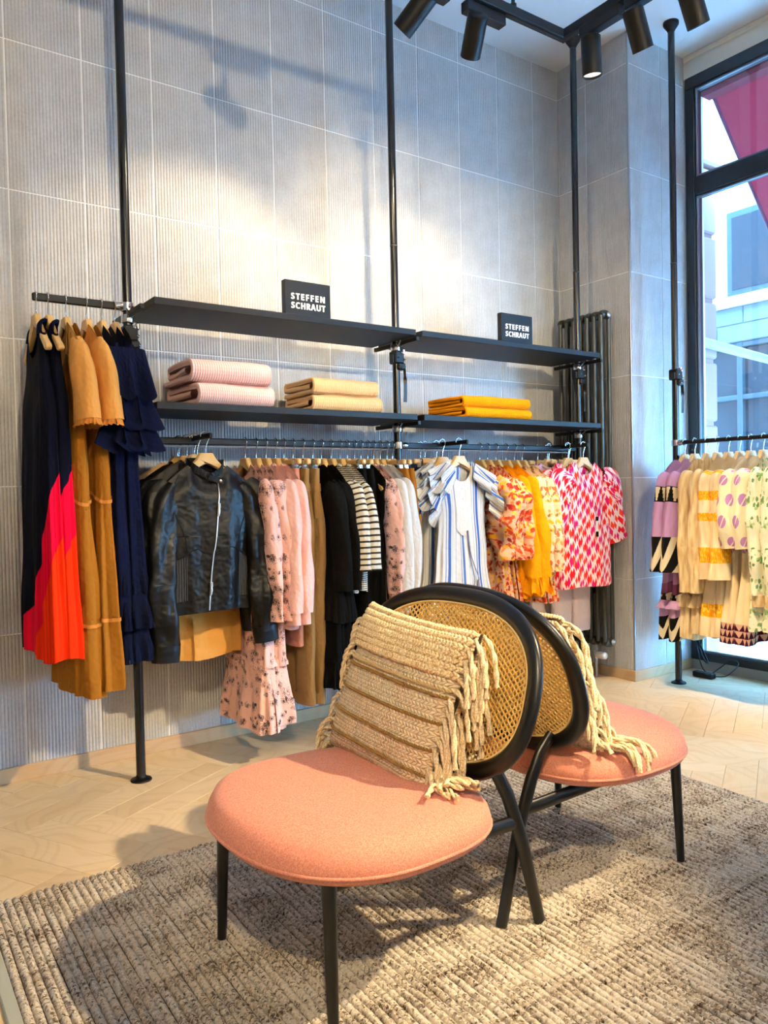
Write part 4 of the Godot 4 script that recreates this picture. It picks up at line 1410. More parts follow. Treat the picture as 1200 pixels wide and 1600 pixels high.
	part("tag_band", boxed(Vector3(0.014, -0.503, 0.0812), Vector3(0.0222, 0.03, 0.0012), 0.0), M.black_cloth, ptag)

# ---- rack by the window
func rail_window() -> void:
	var y := 1.393
	var at := func(z: float) -> Vector3: return Vector3(3.372, y, z)
	for k in 2:
		var o := hung("patterned_dress", "lilac dress with black geometric bands, %s the window pole" % ["next to" if k == 0 else "second from"], "dress", at.call([0.782, 0.846][k]), 0.0, "lilac geometric dresses by the window", false, "hanger_pale")
		long_dress(o, M.geo_body, -1.10, 151 + k, {"norm": true, "w": 0.23, "d": 0.05})
		for s in [-1.0, 1.0]:
			var g := Geo.new()
			sleeve(g, [Vector3(s * 0.15, -0.19, 0), Vector3(s * 0.185, -0.26, 0), Vector3(s * 0.215, -0.45, 0.0), Vector3(s * 0.225, -0.72, 0.004)], [0.05, 0.072, 0.07, 0.078, 0.095], 0.5, 0.006, 3 + k, 26, 30)
			for q in g.uv.size():
				g.uv[q] = Vector2(float(q % 27) / 26.0, float(q / 27) / 30.0)
			part("sleeve", g, M.geo_sleeve, o)
		tier(o, M.lilac, -0.88, -0.93, 0.225, 0.245, 0.06, 18, 5, 0.007, "frill")
	for k in 2:
		var o := hung("crinkle_blouse", "sand coloured crinkled blouse, %s the lilac dresses" % ["next to" if k == 0 else "second from"], "blouse", at.call([0.922, 0.985][k]), 0.0, "sand blouses by the window", false, "hanger_pale")
		long_dress(o, M.sand_crinkle, -1.08 + 0.03 * k, 155 + k, {"w": 0.23, "d": 0.05, "n": 13, "amp": 0.010})
		sleeves(o, M.sand_crinkle, 0.205, -0.2, 0.62, 0.03, 0.02, [0.074, 0.07, 0.07, 0.07], 156 + k, 0.5, 0.012)
		tier(o, M.sand_crinkle, -0.84, -0.90, 0.225, 0.24, 0.055, 22, 7, 0.008, "frill")
	for k in 2:
		var o := hung("banded_dress", "cream dress with ochre bands, %s the sand blouses" % ["next to" if k == 0 else "second from"], "dress", at.call([1.050, 1.115][k]), 0.0, "yellow banded dresses by the window", false, "hanger_pale")
		long_dress(o, M.band_body, -1.05, 161 + k, {"norm": true, "w": 0.24, "d": 0.055, "n": 9, "amp": 0.014})
		for s in [-1.0, 1.0]:
			var g := Geo.new()
			sleeve(g, [Vector3(s * 0.15, -0.19, 0), Vector3(s * 0.185, -0.26, 0), Vector3(s * 0.205, -0.45, 0.01), Vector3(s * 0.215, -0.74, 0.02)], [0.05, 0.074, 0.072, 0.075, 0.085], 0.55, 0.012, 3 + k, 26, 30)
			for q in g.uv.size():
				g.uv[q] = Vector2(float(q % 27) / 26.0, float(q / 27) / 30.0)
			part("sleeve", g, M.band_body, o)
		var tie := Geo.new()
		tie.tube(curve([Vector3(-0.05, -0.36, 0.05), Vector3(-0.01, -0.40, 0.068), Vector3(0.02, -0.50, 0.07), Vector3(0.0, -0.62, 0.07)], 16), PackedFloat32Array([0.006]), 7)
		part("tie_cord", tie, M.ochre_print, o)
	for k in 2:
		var o := hung("dotted_dress", "cream dress with lilac dots, %s the ochre banded dresses" % ["next to" if k == 0 else "second from"], "dress", at.call([1.176, 1.246][k]), 0.0, "lilac dotted dresses by the window", false, "hanger_pale")
		long_dress(o, M.dot_body, -1.06, 165 + k, {"norm": true, "w": 0.245, "d": 0.06, "n": 8, "amp": 0.015})
		for s in [-1.0, 1.0]:
			var g := Geo.new()
			sleeve(g, [Vector3(s * 0.15, -0.19, 0), Vector3(s * 0.19, -0.26, 0), Vector3(s * 0.215, -0.42, 0.01), Vector3(s * 0.21, -0.57, 0.02)], [0.05, 0.078, 0.08, 0.085, 0.07], 0.6, 0.012, 3 + k, 26, 30)
			for q in g.uv.size():
				g.uv[q] = Vector2(float(q % 27) / 26.0, float(q / 27) / 30.0)
			part("sleeve", g, M.dot_sleeve, o)
	for k in 3:
		var o := hung("leaf_dress", "pale dress with green leaf print, %s the lilac dotted dresses" % ["next to", "second from", "third from"][k], "dress", at.call([1.315, 1.385, 1.455][k]), 0.0, "green leaf dresses by the window", false, "hanger_pale")
		long_dress(o, M.leaf_print, -0.98, 171 + k, {"w": 0.235, "d": 0.055})
		var arms := sleeves(o, M.leaf_print, 0.205, -0.2, 0.60, 0.02, 0.02, [0.076, 0.072, 0.07, 0.06], 172 + k, 0.55, 0.012)
		cuffs(arms, M.sand_crinkle, 0.205, -0.2, 0.60, 0.02, 0.02, 0.076, 0.055, 0.06, 0.6)
	# added dresses out of view, put here to shade the room from the window
	for k in 9:
		var o := hung("added_linen_dress", "unseen sand linen dress added as shade, %s past the green leaf dresses" % ["first", "second", "third", "fourth", "fifth", "sixth", "seventh", "eighth", "ninth"][k], "dress", at.call(1.54 + 0.085 * k), 0.0, "added linen dresses by the window", false, "hanger_pale")
		long_dress(o, M.sand_crinkle, -1.05, 181 + k, {"w": 0.235, "d": 0.05, "nu": 32, "nv": 14})
		sleeves(o, M.sand_crinkle, 0.205, -0.2, 0.60, 0.02, 0.02, [0.076, 0.072, 0.07, 0.06], 182 + k, 0.55, 0.012)

# ------------------------------------------------------------------ rug
func build_rug() -> void:
	var o := thing("wool_rug", "thick woven rug of brown and beige felted wool ropes under the chairs", "rug", Vector3(-0.335, 0, 1.025), -0.022)
	var L := 2.15
	var pitch := 0.0212
	var meshes := []
	for k in 6:
		var g := Geo.new()
		var n := 190
		var P := PackedVector3Array()
		var U := PackedVector2Array()
		for j in n + 1:
			var z := L * j / n
			var e := smoothstep(0.0, 0.012, z + 0.002)
			var bump := 0.5 + 0.5 * sin(z * TAU / 0.021 + 1.8 * nz.get_noise_2d(z * 40.0, k * 71.0))
			var h := (0.0098 + 0.0026 * bump + 0.004 * nz.get_noise_2d(z * 90.0, k * 33.0)) * e
			var w := (0.5 * pitch * (0.97 + 0.07 * bump)) * (0.7 + 0.3 * e)
			var sx := 0.0022 * nz.get_noise_2d(z * 16.0, k * 19.0)
			for i in 8:
				var a := PI * i / 7.0
				var lean := 0.0016 * sin(z * TAU / 0.021 + i * 0.8)
				P.append(Vector3(-cos(a) * w + sx, 0.0015 + sin(a) * h, z + lean + 0.006 * (1.0 - e) * cos(a)))
				U.append(Vector2(i / 7.0, z))
		g.grid(P, U, 8, n + 1, false, true)
		var ring := PackedVector3Array()
		for i in 8:
			ring.append(P[i])
		g.fan(ring, true)
		meshes.append(g.mesh())
	var count := 113
	for i in count:
		var r := part("wool_rope", meshes[(i * 5 + i / 7) % 6], M.rug, o)
		r.position = Vector3(0.030 + pitch * (i + 0.5), 0, rng.randf_range(-0.004, 0.004))
	part("backing", span(0.028, 0.03 + pitch * count, 0.0, 0.004, 0.012, L - 0.01), M.rug_backing, o)
	part("edge_tape", span(-0.002, 0.0285, 0.0, 0.009, 0.01, L - 0.01, 0.003), M.rug_tape, o)

# ------------------------------------------------------------------ lounge chairs
func seat_outline(t: float, grow: float) -> Vector2:   # x towards the front is negative
	var c := cos(t)
	var s := sin(t)
	var n := 2.35 if c < 0.0 else 3.0
	var q := pow(pow(absf(c), n) + pow(absf(s), n), -1.0 / n)
	return Vector2(c * q * (0.300 + grow), s * q * (0.340 + grow))

func back_point(u: float, w: float) -> Vector3:   # a point of the tilted, slightly hollow backrest plane
	var tilt := 0.30
	return Vector3(0.337 + w * sin(tilt) - 0.022 * pow(u / 0.36, 2.0), 0.629 + w * cos(tilt), u)

func build_chair(at: Vector3, turn: float, label: String) -> Node3D:
	var o := thing("lounge_chair", label, "chair", at, turn, "lounge chairs back to back")
	# seat pad: domed top, rounded rim, flat underside
	var g := Geo.new()
	var P := PackedVector3Array()
	var U := PackedVector2Array()
	var nu := 96
	var pro := [[-0.022, 0.330], [-0.006, 0.328], [0.0, 0.334], [0.004, 0.346], [0.004, 0.362], [0.0, 0.378], [-0.012, 0.393], [-0.032, 0.404], [-0.07, 0.411], [-0.13, 0.415], [-0.2, 0.417], [-0.27, 0.418], [-0.312, 0.418]]
	for q in pro:
		for i in nu + 1:
			var t := TAU * i / nu
			var e := seat_outline(t, q[0])
			if q[0] < -0.1:
				e = seat_outline(t, -0.1) * ((0.312 + q[0]) / 0.212)
			var y: float = q[1]
			y += 0.012 * smoothstep(0.1, -0.3, e.x) * (1.0 if q[1] > 0.388 else 0.4) - 0.010 * smoothstep(-0.15, -0.33, e.x) * (1.0 if q[1] > 0.348 else 0.0)
			P.append(Vector3(e.x, y, e.y))
			U.append(e * 2.0)
	g.grid(P, U, nu + 1, pro.size(), true, true)
	var seat := part("seat", g, M.salmon, o)
	var under := Geo.new()
	var ring := PackedVector3Array()
	for i in nu:
		var e := seat_outline(TAU * i / nu, -0.018)
		ring.append(Vector3(e.x, 0.3325, e.y))
	under.fan(ring, false)
	part("seat_base", under, M.black_cloth, o)
	var pipe := Geo.new()
	var pp := PackedVector3Array()
	for i in nu + 1:
		var e := seat_outline(TAU * i / nu, 0.004)
		pp.append(Vector3(e.x, 0.3475 + 0.004 * smoothstep(0.1, -0.3, e.x), e.y))
	pipe.tube(pp, PackedFloat32Array([0.0042]), 8, false)
	part("piping", pipe, M.salmon, seat)
	# frame: legs, side rails, cross rail
	for s in [-1.0, 1.0]:
		part("front_leg", rod(Vector3(-0.200, 0.332, s * 0.240), Vector3(-0.206, 0.0, s * 0.254), 0.0165, 0.0115, 18), M.black_wood, o)
		var rl := Geo.new()
		rl.tube(PackedVector3Array([Vector3(0.285, 0.468, s * 0.213), Vector3(0.325, 0.425, s * 0.213), Vector3(0.362, 0.360, s * 0.213), Vector3(0.410, 0.235, s * 0.213), Vector3(0.475, 0.0, s * 0.213)]), PackedFloat32Array([0.016, 0.0185, 0.0195, 0.0195, 0.0175]), 18, true, 0.68, Vector3(0, 0, 1))
		part("rear_leg", rl, M.black_wood, o)
		var sr := Geo.new()
		sr.tube(PackedVector3Array([Vector3(-0.21, 0.314, s * 0.238), Vector3(0.05, 0.306, s * 0.224), Vector3(0.39, 0.285, s * 0.213)]), PackedFloat32Array([0.011, 0.0175, 0.019]), 14, true, 0.62, Vector3(0, 0, 1))
		part("side_rail", sr, M.black_wood, o)
	for x in [-0.16, 0.16]:
		part("cross_rail", boxed(Vector3(x, 0.317, 0), Vector3(0.03, 0.026, 0.43), 0.004), M.black_wood, o)
	# backrest: bent wood hoop with a cane panel
	var a := 0.340
	var b := 0.226
	var hoop := Geo.new()
	P = PackedVector3Array()
	U = PackedVector2Array()
	var hs := 14
	for j in nu + 1:
		var t := TAU * j / nu
		var n := 2.5
		var q := pow(pow(absf(cos(t)), n) + pow(absf(sin(t)), n), -1.0 / n)
		var u := cos(t) * q * a
		var w := sin(t) * q * b
		var dirv := Vector2(cos(t) / a, sin(t) / b).normalized()
		for i in hs + 1:
			var r := TAU * i / hs
			var d := 0.0225 * cos(r)
			var c := back_point(u + dirv.x * d, w + dirv.y * d)
			P.append(c + Vector3(cos(0.30), -sin(0.30), 0) * 0.0165 * sin(r))
			U.append(Vector2(i / float(hs), j * 0.05))
	hoop.grid(P, U, hs + 1, nu + 1, true, false)
	var frame := part("back_frame", hoop, M.black_wood, o)
	var bead := Geo.new()
	for side in [-1.0, 1.0]:
		var bp := PackedVector3Array()
		for j in nu + 1:
			var t := TAU * j / nu
			var q := pow(pow(absf(cos(t)), 2.5) + pow(absf(sin(t)), 2.5), -0.4)
			bp.append(back_point(cos(t) * q * (a - 0.0225), sin(t) * q * (b - 0.0225)) + Vector3(cos(0.30), -sin(0.30), 0) * side * 0.004)
		bead.tube(bp, PackedFloat32Array([0.0032]), 6, false)
	part("cane_bead", bead, M.cane_pale, frame)
	part("cane_panel", cane(a - 0.020, b - 0.020), M.cane, frame)
	return o

# cane webbing: diamond cells, each with an eight-sided hole, two faces and the rim of the hole
func cane(a: float, b: float) -> Geo:
	var g := Geo.new()
	var px := 0.0205
	var py := 0.0160
	var nrm := Vector3(cos(0.30), -sin(0.30), 0)
	for j in range(-20, 21):
		for i in range(-24, 25):
			for odd in 2:
				var c := Vector2((i + 0.5 * odd) * px, (j + 0.5 * odd) * py)
				var q := pow(absf(c.x) / a, 2.5) + pow(absf(c.y) / b, 2.5)
				if q > 1.0:
					continue
				var D := [Vector2(0.5 * px, 0), Vector2(0.25 * px, 0.25 * py), Vector2(0, 0.5 * py), Vector2(-0.25 * px, 0.25 * py), Vector2(-0.5 * px, 0), Vector2(-0.25 * px, -0.25 * py), Vector2(0, -0.5 * py), Vector2(0.25 * px, -0.25 * py)]
				var base := g.v.size()
				for f in 2:
					var off := nrm * (0.0011 if f == 0 else -0.0011)
					for k in 8:
						var d: Vector2 = c + D[k]
						g.pt(back_point(d.x, d.y) + off, d * 30.0)
					for k in 8:
						var r := TAU * k / 8.0
						var d := c + Vector2(cos(r) * 0.0051, sin(r) * 0.0046)
						g.pt(back_point(d.x, d.y) + off * 0.6, d * 30.0)
				for k in 8:
					var k2 := (k + 1) % 8
					g.quad(base + k, base + k2, base + 8 + k2, base + 8 + k)
					g.quad(base + 16 + k2, base + 16 + k, base + 24 + k, base + 24 + k2)
					g.quad(base + 8 + k, base + 8 + k2, base + 24 + k2, base + 24 + k)
	return g

# ------------------------------------------------------------------ cushions
# own frame: x across, y up the face, z out of the face; half sizes
const CW := 0.235
const CH := 0.215
func pad(u: float, v: float, front: float) -> Vector3:
	var e := (1.0 - pow(absf(u), 3.0)) * (1.0 - pow(absf(v), 3.0))
	var z := front * (0.006 + 0.066 * pow(maxf(e, 0.0), 0.45))
	var pin := 1.0 - 0.05 * (1.0 - u * u) * v * v - 0.0
	var pin2 := 1.0 - 0.05 * (1.0 - v * v) * u * u
	return Vector3(u * CW * pin2 + 0.14 * v * CH, v * CH * pin, z + 0.004 * nz.get_noise_2d(u * 22.0, v * 22.0) * front)

func build_cushion(at: Transform3D, label: String, floor_y: float, seat_z: float) -> void:
	var o := Node3D.new()
	o.name = numbered("jute_cushion")
	add_child(o)
	o.transform = at
	tag(o, label, "cushion", "jute cushions with fringes")
	for f in [1.0, -1.0]:
		var g := Geo.new()
		var P := PackedVector3Array()
		var U := PackedVector2Array()
		for j in 41:
			for i in 45:
				var u := i / 22.0 - 1.0
				var v := j / 20.0 - 1.0
				P.append(pad(u, v, f))
				U.append(Vector2((u + 1.0) * 1.75, (1.0 - v) * 1.6))
		g.grid(P, U, 45, 41, false, f > 0.0)
		part("woven_face" if f > 0.0 else "woven_back", g, M.jute_weave, o)
	# chunky knitted rows over the top quarter: two plies per row, leaning left and right like stitches
	var stitch := Geo.new()
	stitch.tube(curve([Vector3(-0.0075, -0.006, -0.001), Vector3(-0.003, -0.001, 0.004), Vector3(0.003, 0.003, 0.0045), Vector3(0.0085, 0.0065, 0.0)], 6), PackedFloat32Array([0.0026, 0.0048, 0.0055, 0.0056, 0.0054, 0.0046, 0.0026]), 7)
	var sm := stitch.mesh()
	for r in 7:
		var v := 0.97 - r * 0.082
		var row := Node3D.new()
		var mesh := Geo.new()
		for k in 39:
			var u := -0.965 + k * 0.0508
			var c := pad(u, v, 1.0)
			var nrm := (pad(u + 0.02, v, 1.0) - pad(u - 0.02, v, 1.0)).cross(pad(u, v + 0.02, 1.0) - pad(u, v - 0.02, 1.0)).normalized()
			var X := (pad(u + 0.02, v, 1.0) - pad(u - 0.02, v, 1.0)).normalized()
			var Y := nrm.cross(X)
			for h in 2:
				var sgn := 1.0 if h == 0 else -1.0
				var B := Basis(X, Y * sgn, nrm)
				var A := sm.surface_get_arrays(0)
				var b := mesh.v.size()
				var cc: Vector3 = c + Y * (0.0042 * -sgn) + nrm * 0.002 + Y * rng.randf_range(-0.0008, 0.0008)
				for q in A[Mesh.ARRAY_VERTEX]:
					mesh.pt(cc + B * q, Vector2(q.x * 20.0 + k * 0.37, q.y * 20.0 + r * 0.3))
				for q in A[Mesh.ARRAY_INDEX]:
					mesh.ix.append(b + q)
		part("knitted_row", mesh, M.jute_thick, o)
		row.free()
	# twisted dark cords across the lower face
	for v in [0.285, 0.205, -0.10, -0.42, -0.72]:
		var g := Geo.new()
		for ply in 2:
			var path := PackedVector3Array()
			for k in 170:
				var u := lerpf(-0.985, 0.985, k / 169.0)
				var c := pad(u, v, 1.0)
				var ph := u * 120.0 + ply * PI
				path.append(c + Vector3(0, 0.0026 * cos(ph), 0.0024 * sin(ph) + 0.0022))
			g.tube(path, PackedFloat32Array([0.0027]), 6, true)
		part("twisted_cord", g, M.jute_dark if v < 0.24 else M.jute_mid, o)
	# fringe: twisted strands along both sides, falling with gravity until they meet the seat
	var inv := at.affine_inverse()
	var downw := Vector3(0, -1, 0)
	for s in [-1.0, 1.0]:
		for k in 34:
			var v := lerpf(-1.0, 0.97, k / 33.0)
			var p := at * pad(s * 0.985, v, 1.0 if k % 2 == 0 else -1.0)
			var outw: Vector3 = (at.basis * Vector3(s, 0.0, 0.25 + rng.randf_range(-0.5, 0.6))).normalized()
			var path := PackedVector3Array()
			var len_ := rng.randf_range(0.125, 0.165)
			var n := 14
			var q := p
			var vel := outw + at.basis.y * 0.15
			var side := Vector3(rng.randf_range(-0.25, 0.25), 0, rng.randf_range(-0.2, 0.25))
			for j in n + 1:
				path.append(q)
				vel = (vel + downw * (0.26 + 0.02 * j) + side * 0.10).normalized()
				q += vel * len_ / n
				var low := floor_y + 0.006 + 0.010 * float(k % 3)
				if q.y < low and absf(q.z - seat_z) < 0.33:
					q.y = low
					vel.y = 0.0
					vel += outw * 0.25 + side * 0.5
			var rad := PackedFloat32Array()
			for j in n + 1:
				rad.append(0.0050 * (0.75 + 0.25 * sin(minf(j / 3.0, 1.0) * PI * 0.5)) * (1.0 if j < n - 1 else 0.9))
			var g := Geo.new()
			for ply in 2:
				var pl := PackedVector3Array()
				for j in n * 2 + 1:
					var jj := j / 2
					var c := path[jj] if j % 2 == 0 else path[jj].lerp(path[jj + 1], 0.5)
					var t := (path[mini(jj + 1, n)] - path[maxi(jj - 1, 0)]).normalized()
					var X := t.cross(Vector3(0.3, 0.9, 0.2)).normalized()
					var Y := t.cross(X)
					var ph := j * 0.42 + ply * PI + k
					pl.append(inv * (c + (X * cos(ph) + Y * sin(ph)) * 0.0030))
				g.tube(pl, PackedFloat32Array([0.0044]), 6, true)
			part("fringe_strand", g, M.jute_pale, o)

func build_seating() -> void:
	build_chair(Vector3(0.375, 0.014, 1.842), 0.05, "lounge chair with salmon seat and cane back, its seat towards the leather jacket")
	build_chair(Vector3(1.243, 0.014, 1.795), PI - 0.035, "lounge chair with salmon seat and cane back, its seat towards the window")
	# the cushions lean on the backrests
	var up := Vector3(0.105, 0.385, 0.022).normalized()
	var ax := (Vector3(0, 0, 1) - up * up.z).normalized()
	build_cushion(Transform3D(Basis(ax, up, ax.cross(up)), Vector3(0.612, 0.60, 1.768)), "jute cushion with knitted rows and long fringes, leaning on the cane back", 0.431, 1.842)
	up = Vector3(-0.13, 0.385, 0.0).normalized()
	ax = Vector3(0, 0, -1)
	build_cushion(Transform3D(Basis(ax, up, ax.cross(up)), Vector3(1.045, 0.585, 1.80)), "jute cushion mostly hidden behind the cane backs, only its fringes showing", 0.431, 1.795)

# ------------------------------------------------------------------ the street outside
func build_street() -> void:
	structure("pavement", span(WIN_X + 0.2, 40, -0.4, -0.14, -40, 40), M.paving)
	# outer face of this building and its stone pilaster beside the window
	var ow := structure("wall_outer", span(WIN_X + 0.2, WIN_X + 0.26, CEIL + 0.1, 9.0, -12, 12), M.stone)
	part("stone_course", span(WIN_X + 0.2, WIN_X + 0.26, -0.2, CEIL + 0.1, -12, 0.40), M.stone, ow)
	part("stone_course", span(WIN_X + 0.2, WIN_X + 0.26, -0.2, CEIL + 0.1, 3.95, 12), M.stone, ow)
	var pl := thing("stone_pilaster", "pale pink stone pilaster with block joints outside the window", "pilaster", Vector3(4.27, -0.14, 0.16))
	var y := 0.0
	var hs := [0.42, 0.44, 0.43, 0.42, 0.43, 0.41, 0.44, 0.30]
	for k in hs.size():
		part("stone_block", boxed(Vector3(0, y + hs[k] * 0.5, 0), Vector3(0.30, hs[k] - 0.03, 0.36), 0.012), M.stone, pl)
		part("joint", boxed(Vector3(0, y + hs[k], 0), Vector3(0.27, 0.034, 0.31), 0.0), M.stone, pl)
		y += hs[k]
	for q in [[0.0, 0.05, 0.05], [0.06, 0.07, 0.09], [0.14, 0.05, 0.14]]:
		part("moulding", boxed(Vector3(0, y + q[0] + 0.03, 0), Vector3(0.30 + q[2], q[1], 0.34 + q[2]), 0.015), M.stone, pl)
	part("shaft", boxed(Vector3(0, y + 0.75, 0), Vector3(0.28, 1.1, 0.32), 0.01), M.stone, pl)
	# awning: maroon cloth falling outward from above the window, on a folding arm
	var aw := thing("awning", "maroon cloth awning sloping down outside the shop window", "awning", Vector3(3.98, 3.60, 0.60))
	var g := Geo.new()
	var P := PackedVector3Array()
	var U := PackedVector2Array()
	for j in 13:
		for i in 25:
			var t := j / 12.0
			var z := i / 24.0 * 3.6
			P.append(Vector3(t * 1.45, 0.0 - t * 1.53 - 0.04 * sin(t * PI), z))
			U.append(Vector2(z, t))
	g.grid(P, U, 25, 13, false, false)
	part("cloth", g, M.maroon, aw)
	var vl := Geo.new()
	P = PackedVector3Array()
	U = PackedVector2Array()
	for j in 2:
		for i in 49:
			P.append(Vector3(1.46 + 0.01 * sin(i * 0.9), -1.53 - j * (0.18 + 0.02 * absf(sin(i * 0.55))), i / 48.0 * 3.6))
			U.append(Vector2(i * 0.1, j))
	vl.grid(P, U, 49, 2, false, false)
	part("valance", vl, M.maroon, aw)
	part("front_bar", rod(Vector3(1.45, -1.53, 0), Vector3(1.45, -1.53, 3.6), 0.03, 0.03), M.arm_grey, aw)
	part("cassette", boxed(Vector3(-0.03, 0.03, 1.8), Vector3(0.12, 0.12, 3.7), 0.02), M.maroon, aw)
	var hem := Geo.new()
	hem.tube(PackedVector3Array([Vector3(0, 0, -0.005), Vector3(0.72, -0.80, -0.005), Vector3(1.45, -1.53, -0.005)]), PackedFloat32Array([0.012]), 8)
	part("edge_hem", hem, M.maroon_edge, aw)
	var ar := Geo.new()
	ar.tube(PackedVector3Array([Vector3(0.02, -1.40, -0.16), Vector3(0.14, -1.50, -0.20), Vector3(1.2, -1.56, -0.22), Vector3(1.44, -1.53, 0.1)]), PackedFloat32Array([0.035, 0.034, 0.03, 0.03]), 12)
	part("folding_arm", ar, M.arm_grey, aw)
	# building across the street
	var X := 10.0
	var b := thing("street_building", "white fronted building with a glazed shopfront across the street", "building", Vector3(X, -0.14, 0.0))
	part("upper_wall", span(0.0, 0.4, 3.88, 12.0, -14, 10), M.facade_white, b)
	part("band", span(-0.05, 0.4, 3.30, 3.80, -14, 10, 0.01), M.facade_band, b)
	part("ledge", span(-0.14, 0.4, 3.80, 3.88, -14, 10, 0.015), M.facade_white, b)
	for k in 10:
		for r in 2:
			part("band_panel", boxed(Vector3(-0.055, 3.425 + r * 0.25, -6.6 + k * 1.0 + r * 0.4), Vector3(0.02, 0.235, 0.985), 0.006), M.facade_band, b)
	part("floor_slab", span(0.5, 5.0, 0.0, 0.05, -14, 10), M.facade_band, b)
	part("back_wall", span(4.6, 4.8, 0.0, 3.4, -14, 10), M.shop_dark, b)
	part("stall_riser", span(-0.02, 0.3, 0.0, 0.35, -14, 10, 0.01), M.facade_frame, b)
	for k in 12:
		var z := -7.65 + k * 1.22
		part("mullion", span(-0.05, 0.12, 0.35, 3.30, z - 0.04, z + 0.04, 0.006), M.facade_frame, b)
		for yy in [2.52, 3.26]:
			part("transom", span(-0.045, 0.115, yy - 0.035, yy + 0.035, z + 0.04, z + 1.18, 0.006), M.facade_frame, b)
		part("shop_pane", span(0.03, 0.04, 0.35, 2.485, z + 0.04, z + 1.18), M.shop_glass, b)
		part("shop_pane", span(0.03, 0.04, 2.555, 3.225, z + 0.04, z + 1.18), M.shop_glass, b)
	for k in 5:
		var c := Geo.new()
		var P2 := PackedVector3Array()
		var U2 := PackedVector2Array()
		for j in 2:
			for i in 40:
				P2.append(Vector3(0.35 + 0.03 * sin(i * 1.1), 2.5 + j * 0.75, -2.35 + k * 1.22 + i * 0.02))
				U2.append(Vector2(i, j))
		c.grid(P2, U2, 40, 2, false, false)
		part("curtain", c, M.curtain, b)
	for k in 6:
		for r in 3:
			var zc := -5.6 + k * 2.15 + 0.97
			var yc := 4.55 + r * 2.6
			var w := part("window", boxed(Vector3(-0.01, yc, zc), Vector3(0.06, 1.2, 0.95), 0.01), M.facade_frame, b)
			part("pane", boxed(Vector3(-0.04, 0.0 + yc, zc), Vector3(0.012, 1.02, 0.78), 0.0), M.shop_glass, w)
			part("window_sill", boxed(Vector3(-0.06, yc - 0.64, zc), Vector3(0.16, 0.06, 1.1), 0.01), M.facade_white, w)


# ------------------------------------------------------------------ materials
func mixc(a: Color, b: Color, t: float) -> Color:
	return a.lerp(b, clampf(t, 0.0, 1.0))

